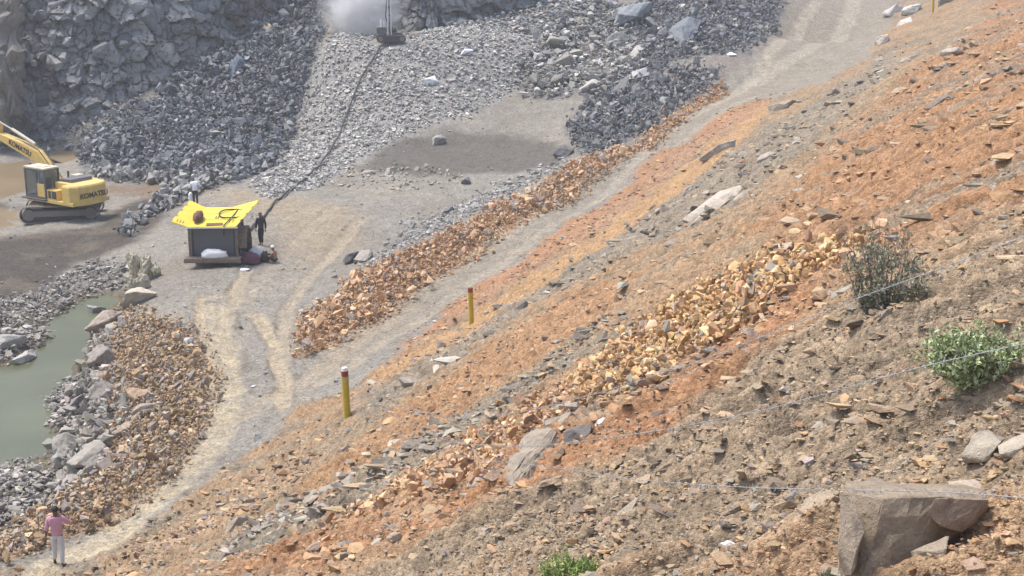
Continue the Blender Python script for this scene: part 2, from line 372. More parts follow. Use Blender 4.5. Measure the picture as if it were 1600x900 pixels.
M_ROCK = rock_mat('broken_rock'); M_BOULDER = rock_mat('weathered_boulder', 1.0, 2.6, .32); M_CLIFF = rock_mat('basalt_face', .8, .45, .28)
def plain(name, col, rough=.6, metal=0.0, var=.12, nscale=6.0, bump=.15, spec=.4):
    m, nt, b = newmat(name); L = nt.links.new
    tc = N(nt, 'ShaderNodeTexCoord'); n = N(nt, 'ShaderNodeTexNoise', Scale=nscale, Detail=6.0, Roughness=.65); L(tc.outputs['Object'], n.inputs['Vector'])
    f = ramp(nt, n.outputs[0], .3, .7, 1-var, 1+var); cc = N(nt, 'ShaderNodeCombineColor')
    for i in range(3): L(f, cc.inputs[i])
    L(mixc(nt, 1.0, tuple(col), cc.outputs[0], 'MULTIPLY'), b.inputs['Base Color'])
    b.inputs['Roughness'].default_value = rough; b.inputs['Metallic'].default_value = metal; b.inputs['Specular IOR Level'].default_value = spec
    if bump:
        bp = N(nt, 'ShaderNodeBump', Strength=bump, Distance=.02); L(n.outputs[0], bp.inputs['Height']); L(bp.outputs[0], b.inputs['Normal'])
    return m
def dusty(name, col, dust=(168,152,130), amt=.5, rough=.5, metal=0.0):
    """paint with dust lying on upward faces and in patches"""
    m, nt, b = newmat(name); L = nt.links.new
    tc = N(nt, 'ShaderNodeTexCoord'); n = N(nt, 'ShaderNodeTexNoise', Scale=3.5, Detail=8.0, Roughness=.7); L(tc.outputs['Object'], n.inputs['Vector'])
    ge = N(nt, 'ShaderNodeNewGeometry'); sx = N(nt, 'ShaderNodeSeparateXYZ'); L(ge.outputs['Normal'], sx.inputs[0])
    up = ramp(nt, sx.outputs[2], .2, .95, 0, .55)
    f = math_n(nt, 'MULTIPLY', math_n(nt, 'ADD', ramp(nt, n.outputs[0], .42, .68, 0, .8), up), amt)
    L(mixc(nt, f, tuple(col), tuple(alb(dust))), b.inputs['Base Color'])
    L(ramp(nt, n.outputs[0], .35, .65, rough, min(1, rough+.35)), b.inputs['Roughness']); b.inputs['Metallic'].default_value = metal
    return m

# ------------------------------------------------------------------ mesh helpers
def link_mesh(name, verts, faces, mat=None, parent=None, cols=None, smooth=False):
    me = bpy.data.meshes.new(name); me.from_pydata([tuple(v) for v in verts], [], [tuple(f) for f in faces]); me.update()
    return link_me(name, me, mat, parent, cols, smooth)
def link_me(name, me, mat=None, parent=None, cols=None, smooth=False):
    if mat: me.materials.append(mat)
    if cols is not None: set_col(me, cols)
    if smooth: me.polygons.foreach_set('use_smooth', [True]*len(me.polygons))
    o = bpy.data.objects.new(name, me); COL.objects.link(o)
    if parent: o.parent = parent
    return o
def set_col(me, cols):
    a = me.color_attributes.new('Col', 'FLOAT_COLOR', 'POINT')
    c = np.ones((len(me.vertices), 4), np.float32); c[:, :3] = cols
    a.data.foreach_set('color', c.ravel())
def fast_mesh(name, V, T):
    """V (n,3), T (m,k) with k = 3 or 4"""
    me = bpy.data.meshes.new(name); k = T.shape[1]
    me.vertices.add(len(V)); me.vertices.foreach_set('co', V.astype(np.float32).ravel())
    me.loops.add(T.size); me.loops.foreach_set('vertex_index', T.astype(np.int32).ravel())
    me.polygons.add(len(T)); me.polygons.foreach_set('loop_start', np.arange(0, T.size, k, dtype=np.int32))
    me.polygons.foreach_set('use_smooth', np.zeros(len(T), bool)); me.update(calc_edges=True); me.validate()
    return me
def tag(o, label=None, cat=None, group=None, kind=None):
    if label: o['label'] = label
    if cat: o['category'] = cat
    if group: o['group'] = group
    if kind: o['kind'] = kind
    return o
def empty(name, loc=(0,0,0), rz=0.0):
    o = bpy.data.objects.new(name, None); COL.objects.link(o); o.location = loc; o.rotation_euler = (0, 0, rz); o.empty_display_size = .2
    return o

# ------------------------------------------------------------------ the ground sheets
TH = np.radians(np.linspace(-23.5, 23.5, 700)); RR = np.exp(np.linspace(math.log(5.0), math.log(150.0), 800))
gx = np.sin(TH)[None, :]*RR[:, None]; gy = np.cos(TH)[None, :]*RR[:, None]
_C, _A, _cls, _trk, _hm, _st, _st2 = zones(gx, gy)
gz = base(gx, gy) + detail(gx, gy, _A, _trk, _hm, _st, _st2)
nr, nc = gx.shape
_height0 = height
def height(x, y):                  # read the built sheet itself; fall back to the formula outside it
    x = np.atleast_1d(np.asarray(x, float)); y = np.atleast_1d(np.asarray(y, float))
    fi = np.log(np.hypot(x, y)/5.0)/math.log(30.0)*(nr-1); fj = (np.arctan2(x, y)-TH[0])/(TH[-1]-TH[0])*(nc-1)
    out_ = (fi < 0) | (fi > nr-1.001) | (fj < 0) | (fj > nc-1.001)
    i = np.clip(fi.astype(int), 0, nr-2); j = np.clip(fj.astype(int), 0, nc-2); a = np.clip(fi-i, 0, 1); b_ = np.clip(fj-j, 0, 1)
    z = (gz[i, j]*(1-b_)+gz[i, j+1]*b_)*(1-a) + (gz[i+1, j]*(1-b_)+gz[i+1, j+1]*b_)*a
    if out_.any(): z[out_] = _height0(x[out_], y[out_])
    return z
GV = np.stack([gx, gy, gz], -1).reshape(-1, 3); GC = _C.reshape(-1, 3)
idx = np.arange(nr*nc).reshape(nr, nc)
GQ = np.stack([idx[:-1, :-1], idx[:-1, 1:], idx[1:, 1:], idx[1:, :-1]], -1).reshape(-1, 4)[:, ::-1]
qc = _cls[:-1, :-1].ravel()
STRUCT = {}
for k, nm in ((0, 'quarry_floor'), (1, 'hillside'), (2, 'haul_road')):
    T = GQ[qc == k]; u_, inv = np.unique(T, return_inverse=True)
    me = fast_mesh(nm, GV[u_], inv.reshape(-1, 4))
    o = link_me(nm, me, M_GROUND, None, GC[u_], True); STRUCT[nm] = tag(o, kind='structure')
STRUCT['quarry_floor']['label'] = 'grey stony quarry floor with pale wheel tracks'
STRUCT['hillside']['label'] = 'rust and grey streaked spoil slope falling to the pit'
STRUCT['haul_road']['label'] = 'pale dusty haul road climbing out of the pit'
# land around the frame, out to the horizon
th2 = np.radians(np.concatenate([np.linspace(23.0, 60, 60), np.linspace(62, 298, 90), np.linspace(300, 337, 60)]))
r2 = np.concatenate([[.3], np.exp(np.linspace(math.log(2.0), math.log(150.0), 120)), [170,200,260,350,500,800,1500,3000]])
ox = np.sin(th2)[None]*r2[:, None]; oy = np.cos(th2)[None]*r2[:, None]
def outer(ox, oy):
    C2, A2, c2, t2, h2, s2, s22 = zones(ox, oy)
    oz = base(ox, oy) + detail(ox, oy, A2, t2, h2, s2, s22) - .05
    far = sstep(150, 260, np.hypot(ox, oy)); oz = oz*(1-far) + far*14
    return oz, C2
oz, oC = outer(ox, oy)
i2 = np.arange(ox.size).reshape(ox.shape)
T = np.stack([i2[:-1, :-1], i2[:-1, 1:], i2[1:, 1:], i2[1:, :-1]], -1).reshape(-1, 4)[:, ::-1]
V1 = np.stack([ox, oy, oz], -1).reshape(-1, 3); C1 = oC.reshape(-1, 3)
def sheet(th, r):
    x = np.sin(th)[None]*r[:, None]; y = np.cos(th)[None]*r[:, None]; z, c = outer(x, y)
    i = np.arange(x.size).reshape(x.shape)
    return np.stack([x, y, z], -1).reshape(-1, 3), c.reshape(-1, 3), np.stack([i[:-1, :-1], i[:-1, 1:], i[1:, 1:], i[1:, :-1]], -1).reshape(-1, 4)[:, ::-1]
V2, C2, T2 = sheet(np.radians(np.linspace(-23.5, 23.5, 60)), np.array([.3, .8, 1.5, 2.2, 3, 3.8, 4.5, 5.03]))
V3, C3, T3 = sheet(np.radians(np.linspace(-23.5, 23.5, 60)), np.array([149.5,160,180,210,260,350,500,800,1500,3000]))
VV = np.concatenate([V1, V2, V3]); TT = np.concatenate([T, T2+len(V1), T3+len(V1)+len(V2)])
o = link_me('ground', fast_mesh('ground', VV, TT), M_GROUND, None, np.concatenate([C1, C2, C3]), True)
tag(o, 'stony land around the quarry', kind='structure')
# ------------------------------------------------------------------ rocks: prototypes
def hull_pts(rs, n, box=4.0, lo=.82):
    p = rs.normal(size=(n, 3)); p /= ((np.abs(p)**box).sum(1)**(1/box))[:, None]
    return p*rs.uniform(lo, 1.0, (n, 1))
def hull_bm(P_):
    bm = bmesh.new()
    for p in P_: bm.verts.new(p)
    r = bmesh.ops.convex_hull(bm, input=bm.verts)
    dead = [g for g in r['geom_interior'] if isinstance(g, bmesh.types.BMVert)]
    bmesh.ops.delete(bm, geom=dead, context='VERTS')
    lone = [v for v in bm.verts if not v.link_faces]
    bmesh.ops.delete(bm, geom=lone, context='VERTS')
    bmesh.ops.recalc_face_normals(bm, faces=bm.faces)
    return bm
SB = 1.85                          # stones are seen mostly by their sides: their own colour is paler than their average look
PROTO = []
for s in range(28):
    rs = np.random.RandomState(900+s); bm = hull_bm(hull_pts(rs, rs.randint(8, 11), 3.0, .75)); bmesh.ops.triangulate(bm, faces=bm.faces)
    me = bpy.data.meshes.new('stone'); bm.to_mesh(me); bm.free()
    me.materials.append(M_ROCK); set_col(me, np.ones((len(me.vertices), 3)))
    v = np.array([x.co[:] for x in me.vertices]); t = np.array([p.vertices[:] for p in me.polygons])
    PROTO.append((me, v, t))
def rock_mesh(seed, n=14, sub=2, amp=.06, bev=.05, box=4.0, lo=.86, pts=None, nscale=1.6):
    """an angular boulder: hull with worn edges and an uneven skin"""
    rs = np.random.RandomState(seed)
    bm = hull_bm(hull_pts(rs, n, box, lo) if pts is None else pts)
    bmesh.ops.dissolve_limit(bm, angle_limit=R(9), verts=bm.verts, edges=bm.edges)
    if bev: bmesh.ops.bevel(bm, geom=list(bm.edges), offset=bev, segments=1, profile=.6, affect='EDGES', clamp_overlap=True)
    bmesh.ops.triangulate(bm, faces=bm.faces)
    for _ in range(sub):
        es = [e for e in bm.edges if e.calc_length() > .16]
        if es: bmesh.ops.subdivide_edges(bm, edges=es, cuts=1, use_grid_fill=True)
        bmesh.ops.triangulate(bm, faces=bm.faces)
    bm.normal_update()
    off = Vector(rs.uniform(-50, 50, 3))
    for v in bm.verts:
        q = v.co*nscale + off
        v.co += v.normal*(amp*mnoise.fractal(q, 1.0, 2.0, 4) - amp*.8*max(0, .25-abs(mnoise.noise(q*1.3)))*2)
    me = bpy.data.meshes.new('rock'); bm.to_mesh(me); bm.free()
    me.materials.append(M_BOULDER); set_col(me, np.ones((len(me.vertices), 3)))
    return me
def rnd_rot(rs, n):
    q = rs.normal(size=(n, 4)); q /= np.linalg.norm(q, axis=1)[:, None]; w, x, y, z = q.T
    return np.stack([np.stack([1-2*(y*y+z*z), 2*(x*y-z*w), 2*(x*z+y*w)], -1), np.stack([2*(x*y+z*w), 1-2*(x*x+z*z), 2*(y*z-x*w)], -1),
                     np.stack([2*(x*z-y*w), 2*(y*z+x*w), 1-2*(x*x+y*y)], -1)], 1)
def project(p):
    d = p - np.array([0, 0, CZ]); t = d[:, 1]*cp - d[:, 2]*sp; b = d[:, 1]*sp + d[:, 2]*cp
    return 800+F*d[:, 0]/t, 450-F*b/t, t
def in_poly(poly, n, rs, edge=0.0):
    lo, hi = poly.min(0), poly.max(0); out = []
    tot = 0
    while tot < n:
        c = rs.uniform(lo, hi, (n*2, 2)); s = sdist(c[:, 0], c[:, 1], poly)
        keep = rs.rand(len(c)) < 1-sstep(-.6-edge, .25+edge, s + .35*fbm(c[:, 0]*1.5, c[:, 1]*1.5, 2, 8))
        out.append(c[keep]); tot += keep.sum()
    return np.concatenate(out)[:n]
def pick_cols(rs, n, cols, jit=.14):
    cols = np.array([alb(c) for c, w in cols]); return None
CLEAR = [(*ground(u, v)[:2], r) for u, v, r in ((99,342,3.2),(335,400,2.2),(335,412,2.0),(308,330,1.3),(308,342,1.6),(409,385,.8),(431,409,.8),(93,880,.5),(611,66,1.6),(395,410,1.0))]
def stones(parent, poly, n, smin, smax, cols, seed, n_ind=0, pile=0.0, flat=.75, power=2.2, sink=.25, edge=0.3, name='stone', fill='stone_fill', filt=None, off=None, kind_fill='stuff', cull=.0016, sb=None):
    rs = np.random.RandomState(seed)
    xy = in_poly(poly, n, rs, edge) if not callable(poly) else poly(rs, n)
    if filt is not None:
        xy = xy[filt(xy[:, 0], xy[:, 1], rs)]
    for ox_, oy_, r_ in CLEAR: xy = xy[np.hypot(xy[:, 0]-ox_, xy[:, 1]-oy_) > r_]
    n = len(xy)
    if n == 0: return
    z = height(xy[:, 0], xy[:, 1])
    size = smin*(1-rs.rand(n)*(1-(smin/smax)**power))**(-1/power)*.5      # half size
    if cull:
        k_ = size*2 > cull*np.hypot(xy[:, 0], xy[:, 1]); xy, z, size = xy[k_], z[k_], size[k_]; n = len(xy)
    dims = size[:, None]*rs.uniform(.65, 1.25, (n, 3)); dims[:, 2] *= flat
    rot = rnd_rot(rs, n)
    if flat < .7:                      # slabs lie with the slope
        a = rs.uniform(0, 6.283, n) if parent is not STRUCT['hillside'] else rs.normal(math.atan2(FALL[1], FALL[0]), .5, n); tl = rs.normal(0, .3, (n, 2))
        if parent is STRUCT['hillside']: dims[:, 0] *= rs.uniform(1.0, 1.9, n)
        c, s = np.cos(a), np.sin(a); rz = np.zeros((n, 3, 3)); rz[:, 0, 0] = c; rz[:, 0, 1] = -s; rz[:, 1, 0] = s; rz[:, 1, 1] = c; rz[:, 2, 2] = 1
        rx = np.zeros((n, 3, 3)); c, s = np.cos(tl[:, 0]), np.sin(tl[:, 0]); rx[:, 0, 0] = 1; rx[:, 1, 1] = c; rx[:, 1, 2] = -s; rx[:, 2, 1] = s; rx[:, 2, 2] = c
        rot = rz @ rx
    pos = np.stack([xy[:, 0], xy[:, 1], z + size*flat*(1-2*sink) + pile*rs.rand(n)**1.5], -1)
    ws = np.array([w for c, w in cols], float); cs = np.array([alb(c) for c, w in cols])*(sb or (SB if flat >= .7 else 1.32))
    ci = rs.choice(len(cols), n, p=ws/ws.sum())
    col = cs[ci]*np.exp(rs.normal(0, .13, (n, 1)))*(1+rs.normal(0, .025, (n, 3)))
    pr = rs.randint(0, len(PROTO), n)
    u, v, t = project(pos); app = size/t*((u > 4) & (u < 1596) & (v > 4) & (v < 896)); order = np.argsort(-app)
    ind = order[:n_ind]; rest = order[n_ind:]
    pl = np.array(parent.location[:]) if parent else np.zeros(3)
    for k, i in enumerate(ind):
        o = bpy.data.objects.new(name, PROTO[pr[i]][0]); COL.objects.link(o)
        m = Matrix(rot[i].tolist()).to_4x4() @ Matrix.Diagonal((*dims[i], 1)); m.translation = Vector(pos[i]-pl)
        o.parent = parent; o.matrix_local = m; o.color = (*col[i], 1)
    if len(rest):
        Vs, Ts, Cs, o0 = [], [], [], 0
        for p in range(len(PROTO)):
            sel = rest[pr[rest] == p]
            if not len(sel): continue
            pv, pt = PROTO[p][1], PROTO[p][2]
            V = np.einsum('nij,nkj->nki', rot[sel], pv[None]*dims[sel][:, None]) + pos[sel][:, None]
            Vs.append(V.reshape(-1, 3)); Ts.append((pt[None] + (np.arange(len(sel))*len(pv))[:, None, None] + o0).reshape(-1, 3))
            Cs.append(np.repeat(col[sel], len(pv), 0)); o0 += len(sel)*len(pv)
        V = np.concatenate(Vs) - pl
        o = link_me(fill, fast_mesh(fill, V, np.concatenate(Ts)), M_ROCK, parent, np.concatenate(Cs)); o.color = (1, 1, 1, 1)
        o['kind'] = kind_fill
    return pos
def pile_root(name, key, label, cat):
    c = WP[key].mean(0); return tag(empty(name, (c[0], c[1], zat(*c))), label, cat)
def area(k):
    p = WP[k]; x, y = p[:, 0], p[:, 1]; return abs(np.dot(x, np.roll(y, -1))-np.dot(y, np.roll(x, -1)))/2
GREY = [((168,164,158),4),((150,146,142),3),((186,181,174),2),((128,126,124),2),((200,196,190),.6)]
DARK = [((126,127,127),4),((112,114,116),4),((142,142,140),2.6),((96,98,100),2),((160,159,155),.9)]
RUST = [((188,154,118),4),((176,138,102),3),((196,168,134),2.2),((160,130,104),2.4),((148,134,120),2)]
EMB = [((174,150,118),3.5),((162,136,104),2.5),((162,148,132),2.6),((194,168,136),2),((146,136,126),2)]
WARM = [((164,154,139),4),((148,138,124),3),((180,170,154),2),((128,119,108),1.6)]
BROWN = [((172,150,124),3),((190,164,130),2),((150,132,112),2),((162,152,138),1.6),((130,116,102),1)]
SHORE = [((160,153,143),4),((140,134,126),3),((182,176,166),2),((120,114,108),1.5)]
print({k: round(float(area(k)), 1) for k in Q})

b = pile_root('stone_berm', 'bermrust', 'long rust coloured berm of broken stone along the haul road edge', 'stone berm')
stones(b, WP['bermrust'], 11500, .10, .42, RUST, 1, 300, .5, edge=.6, power=2.7, sink=.32, sb=1.6)
stones(b, WP['bermrust'], 500, .3, .75, [((150,138,126),2),((172,140,110),2),((190,160,128),1)], 2, 0, .5, fill='large_stone_fill')
b = pile_root('stone_embankment', 'embank', 'rust and grey rubble embankment between the green pond and the dirt track', 'embankment')
stones(b, WP['embank'], 8200, .10, .5, EMB, 3, 300, .3, edge=.7, power=2.4, sink=.32, sb=1.5)
stones(b, WP['embgrey'], 700, .2, .8, [((148,141,131),3),((130,124,115),2),((164,155,143),1)], 4, 0, .3, fill='grey_stone_fill')
b = pile_root('rubble_heap', 'heap', 'blue grey heap of blasted rubble below the rock face', 'rubble heap')
stones(b, WP['heap'], 12500, .2, 1.2, DARK, 5, 300, .7, sb=1.4, power=2.3)
b = pile_root('rubble_ramp', 'ramp', 'pale grey rubble ramp rising to the drill rig', 'rubble ramp')
stones(b, WP['ramp'], 15000, .14, .52, [((176,172,164),4),((160,156,150),3),((192,188,180),2.5),((138,136,132),1.4),((210,207,200),.8)], 6, 220, .12, flat=.62, power=2.6, sb=1.5)
b = pile_root('block_pile', 'blocks', 'pile of large angular grey blocks at the middle of the far bank', 'block pile')
stones(b, WP['blocks'], 1200, .22, 1.5, [((168,164,156),3),((142,139,134),2),((190,186,178),1.5),((120,118,116),1)], 7, 110, .5, flat=.65, sb=1.4)
b = pile_root('dark_bank', 'darkbank', 'steep dark grey bank of broken rock under the haul road', 'rock bank')
stones(b, WP['darkbank'], 6500, .18, 1.0, [((124,125,125),4),((106,108,110),3),((148,146,142),2.4),((92,94,98),1.3),((170,165,157),.8)], 8, 220, .6, sb=1.45)
b = pile_root('boulder_row', 'footstones', 'band of grey boulders edging the excavator yard', 'boulder band')
stones(b, WP['footstones'], 900, .3, 1.1, [((156,153,148),3),((138,135,131),2),((172,169,163),1.2),((116,114,111),1.4)], 9, 180, .4, sb=1.4)
for k, nm, lb, n, s in (('shore', 'shore_stones', 'grey stony spit between the excavator yard and the green pond', 2600, 10),
                        ('shore2', 'shore_stones', 'small fan of grey stones running into the green pond', 800, 11),
                        ('shore3', 'shore_stones', 'grey stones on the pond shore at the lower left corner', 1300, 12)):
    b = pile_root(nm, k, lb, 'stones'); stones(b, WP[k], n, .10, .55, SHORE, s, 110, .15, flat=.65, sb=1.45)
WP['backbank'] = wpoly([(690,45),(730,15),(800,2),(960,2),(1000,60),(880,70),(790,50)])
b = pile_root('back_bank', 'backbank', 'bank of grey broken rock at the back of the drilled ramp', 'rock bank')
stones(b, WP['backbank'], 1500, .25, 1.0, GREY+DARK[:3], 14, 90, .4, flat=.65, sb=1.5)
# loose stone on the setting
fl = STRUCT['quarry_floor']; hs_ = STRUCT['hillside']; rd_ = STRUCT['haul_road']
stones(hs_, WP['r3'], 2600, .07, .30, RUST, 20, 300, .22, power=2.0)
WP['r3core'] = wpoly([(900,640),(920,590),(1010,520),(1100,455),(1180,425),(1300,380),(1340,400),(1230,470),(1130,540),(1000,600)])
stones(hs_, WP['r3core'], 2600, .10, .27, [((182,150,108),4),((170,136,94),3),((192,166,126),2),((154,128,98),1.6),((146,136,122),.8)], 21, 0, .22, fill='rust_stone_fill')
for k, n, a, bb, c, s in (('g1', 2600, .07, .55, WARM+BROWN[:2], 22), ('g2', 2000, .06, .45, WARM+BROWN[:2], 23), ('cut_stony', 1800, .08, .28, RUST, 24),
                          ('rtoe', 2200, .08, .35, RUST+BROWN, 25), ('r2', 1600, .05, .22, RUST+BROWN, 26), ('r4', 2200, .03, .2, RUST, 27),
                          ('rt', 6000, .05, .40, RUST+BROWN, 28), ('gb', 7000, .025, .16, BROWN, 29), ('gb', 260, .10, .30, BROWN, 30),
                          ('gb', 17000, .018, .06, BROWN, 33), ('br', 1500, .015, .09, RUST, 31), ('bl', 500, .015, .08, RUST, 32)):
    stones(hs_, WP[k], n, a, bb, c, s, 0, .05, flat=.6, fill='loose_stone_fill', edge=.8,
           filt=None if k in ('br', 'bl') else (lambda x, y, rs: rs.rand(len(x)) < .35+.65*sstep(-.1, .4, fbm(x*.7, y*.7, 3, 71))))
HP = WP['hill']
stones(hs_, WP['g1'], 380, .18, .6, WARM, 34, 0, .05, flat=.65, fill='loose_stone_fill', edge=.8)
stones(hs_, WP['g2'], 240, .12, .4, WARM, 35, 0, .05, flat=.65, fill='loose_stone_fill', edge=.5)
stones(hs_, WP['rt'], 420, .16, .55, BROWN, 36, 0, .03, flat=.65, fill='loose_stone_fill', edge=.8)
def mid_hill(rs, n):
    r = np.exp(rs.uniform(math.log(17), math.log(100), n*3)); th = np.radians(rs.uniform(-22, 22, n*3)); c = np.stack([np.sin(th)*r, np.cos(th)*r], -1)
    return c[sdist(c[:, 0], c[:, 1], HP) < 0][:n]
stones(hs_, mid_hill, 18000, .07, .34, BROWN+RUST[:4]+[((160,152,140),2)], 37, 0, .0, flat=.6, fill='loose_stone_fill', filt=lambda x, y, rs: (rs.rand(len(x)) < .12+.88*sstep(-.15, .4, fbm((x*CONT[0]+y*CONT[1])*1.2, (x*FALL[0]+y*FALL[1])*.25, 3, 83))) & (fbm((x*CONT[0]+y*CONT[1])*1.1 + .3*fbm((x*FALL[0]+y*FALL[1])*.2, (x*CONT[0]+y*CONT[1])*.2, 2, 77), (x*FALL[0]+y*FALL[1])*.10, 4, 21, .6) < .16+.4*(rs.rand(len(x)) < .45)) & (sdist(x, y, WP['cut']) > -.1))
WP['gravel1'] = wpoly([(590,402),(650,345),(740,308),(830,268),(885,245),(880,262),(800,305),(700,355),(620,405),(560,420)])
stones(fl, WP['gravel1'], 2200, .10, .5, GREY[:4], 38, 0, .05, flat=.65, fill='gravel_fill', edge=.8, sb=1.4)
WP['ledge1'] = wpoly([(500,280),(560,262),(700,255),(730,285),(640,300),(550,292)])
stones(fl, WP['ledge1'], 520, .10, .5, [((172,162,146),3),((152,144,132),2),((186,178,164),1)], 39, 0, .0, flat=.65, fill='gravel_fill', edge=.8)
def vis_hill(rs, n):
    r = np.exp(rs.uniform(math.log(6.5), math.log(100), n*3)); th = np.radians(rs.uniform(-22, 22, n*3)); c = np.stack([np.sin(th)*r, np.cos(th)*r], -1)
    return c[sdist(c[:, 0], c[:, 1], HP) < 0][:n]
stones(hs_, vis_hill, 15000, .03, .2, BROWN+RUST[:2], 40, 0, .02, flat=.6, fill='pebble_fill', filt=lambda x, y, rs: rs.rand(len(x)) < .2+.8*sstep(-.2, .5, fbm(x*.9+5, y*.9, 3, 81)))
def vis_floor(rs, n):
    r = np.exp(rs.uniform(math.log(40), math.log(122), n)); th = np.radians(rs.uniform(-22, 16, n)); return np.stack([np.sin(th)*r, np.cos(th)*r], -1)
def off_paths(x, y, rs):
    k = sdist(x, y, HP) > 0
    k &= sdist(x, y, WP['pond']) > .3
    for ln, w, c, s in TRK: k &= ldist(x, y, ln) > w*1.3
    k &= (sdist(x, y, WP['road']) > 0) | (rs.rand(len(x)) < .25)
    k &= (sdist(x, y, WP['mud']) > 0) | (rs.rand(len(x)) < .5)
    return k & (rs.rand(len(x)) < .15+.85*sstep(-.1, .5, fbm(x*.35, y*.35, 3, 91)))
stones(fl, vis_floor, 22000, .06, .42, GREY+[((150,136,120),1)], 41, 120, 0, flat=.65, fill='pebble_fill', filt=off_paths, power=2.6)

# ------------------------------------------------------------------ quarry face
def face_sheet(name, line, zb, ztop, lean, mat, label, seed, cell=2.0, amp=.7, cols=((172,172,170),(150,151,151),(190,188,183)), res=.13, brown=0):
    line = np.array(line); seg = np.hypot(*np.diff(line, axis=0).T); cum = np.concatenate([[0], np.cumsum(seg)]); Ls = cum[-1]
    ns = int(Ls/res); nh = int((ztop-zb)/res)
    s = np.linspace(0, Ls, ns); h = np.linspace(0, ztop-zb, nh)
    x = np.interp(s, cum, line[:, 0]); y = np.interp(s, cum, line[:, 1])
    k = np.ones(31)/31; xs = np.convolve(np.pad(x, 15, 'edge'), k, 'valid'); ys = np.convolve(np.pad(y, 15, 'edge'), k, 'valid')
    tx, ty = np.gradient(xs), np.gradient(ys); l = np.hypot(tx, ty); nx, ny = ty/l, -tx/l          # towards the pit
    Sg, Hg = np.meshgrid(s, h); rs = np.random.RandomState(seed)
    wS = Sg + .35*fbm(Sg*.8, Hg*.8, 3, seed); wH = Hg + .35*fbm(Sg*.8+30, Hg*.8, 3, seed+1)
    cs_, ch_ = cell, cell*.8
    i0 = np.floor(wS/cs_); j0 = np.floor(wH/ch_); f1 = np.full(Sg.shape, 9.); f2 = f1.copy(); bi = i0.copy(); bj = j0.copy(); bx = wS.copy(); bh = wH.copy()
    for di in (-1, 0, 1):
        for dj in (-1, 0, 1):
            ii, jj = i0+di, j0+dj
            px = (ii+.15+.7*_hash(ii, jj, seed+2))*cs_; pz = (jj+.15+.7*_hash(ii, jj, seed+3))*ch_
            d = np.hypot(wS-px, (wH-pz)*1.15)/cs_
            nb = d < f1; f2 = np.where(nb, f1, np.minimum(f2, d)); f1 = np.where(nb, d, f1)
            bi = np.where(nb, ii, bi); bj = np.where(nb, jj, bj); bx = np.where(nb, px, bx); bh = np.where(nb, pz, bh)
    off = _hash(bi, bj, seed+4); t1 = _hash(bi, bj, seed+5)-.5; t2 = _hash(bi, bj, seed+6)-.35; cv = _hash(bi, bj, seed+7)
    disp = amp*(off*1.1 + .9*t1*(wS-bx)/cs_*2 - .9*t2*(wH-bh)/ch_*2) - amp*.5*(1-sstep(.0, .10, f2-f1)) + .16*fbm(Sg*1.6, Hg*1.6, 4, seed+8) + .9*fbm(Sg*.14, Hg*.14, 2, seed+9)
    c2 = cell*.36; i1 = np.floor(wS/c2); j1 = np.floor(wH/c2); g1_ = np.full(Sg.shape, 9.); g2_ = g1_.copy(); k1 = i1.copy(); k2 = j1.copy(); qx = wS.copy(); qh = wH.copy()
    for di in (-1, 0, 1):
        for dj in (-1, 0, 1):
            ii, jj = i1+di, j1+dj; px = (ii+.1+.8*_hash(ii, jj, seed+22))*c2; pz = (jj+.1+.8*_hash(ii, jj, seed+23))*c2; d = np.hypot(wS-px, wH-pz)/c2
            nb = d < g1_; g2_ = np.where(nb, g1_, np.minimum(g2_, d)); g1_ = np.where(nb, d, g1_); k1 = np.where(nb, ii, k1); k2 = np.where(nb, jj, k2); qx = np.where(nb, px, qx); qh = np.where(nb, pz, qh)
    disp += .34*(_hash(k1, k2, seed+24)-.3 + 1.6*(_hash(k1, k2, seed+25)-.5)*(wS-qx)/c2 - 1.6*(_hash(k1, k2, seed+26)-.3)*(wH-qh)/c2) - .22*(1-sstep(0, .2, g2_-g1_))
    D = disp - lean*Hg
    X = x[None] + nx[None]*D; Yy = y[None] + ny[None]*D; Zz = zb + Hg
    c = np.array([alb(q) for q in cols]); ci = np.minimum((cv*len(c)).astype(int), len(c)-1); Cc = c[ci]*(1 + .25*fbm(Sg*.5, Hg*.5, 3, seed+11))[..., None]
    if brown: 
        w = sstep(.0, .5, fbm(Sg*.2+3, Hg*.25, 3, seed+12))[..., None]*brown; Cc = Cc*(1-w) + alb((134,122,110))*w
    i = np.arange(Sg.size).reshape(Sg.shape)
    T = np.stack([i[:-1, :-1], i[:-1, 1:], i[1:, 1:], i[1:, :-1]], -1).reshape(-1, 4)
    root = link_me(name, fast_mesh(name, np.stack([X, Yy, Zz], -1).reshape(-1, 3), T), mat, None, Cc.reshape(-1, 3)); root.color = (1, 1, 1, 1)
    tag(root, label, 'rock face')
    return root, (x, y, nx, ny, Ls, zb, lean, ztop)
def bl(u, v, y): return at_y(u, v, y)[:2]
faceA, fa = face_sheet('quarry_face', [bl(-260,215,110), bl(-60,210,112.5), bl(60,215,112.5), bl(150,205,112.5), bl(250,165,114), bl(340,100,116.5), bl(420,30,119), bl(460,20,120),
                       bl(480,30,121.5), bl(525,55,117.5), bl(560,40,119.5), bl(600,30,121), bl(640,36,119.6), bl(700,36,119.6), bl(740,15,122), bl(800,5,123.5), bl(880,0,125), bl(980,0,126)],
                       -1.6, 14.5, .3, M_CLIFF, 'tall fractured grey basalt face along the far side of the pit', 400, 2.1, .75, brown=.35)
BLK = []
for s in range(10):
    me = rock_mesh(600+s, 15, 2, .10, .025, 3.0, .70); me.name = 'block'; me.materials.clear(); me.materials.append(M_CLIFF); BLK.append(me)
rs = np.random.RandomState(77); x, y, nx, ny, Ls, zb, lean, zt = fa
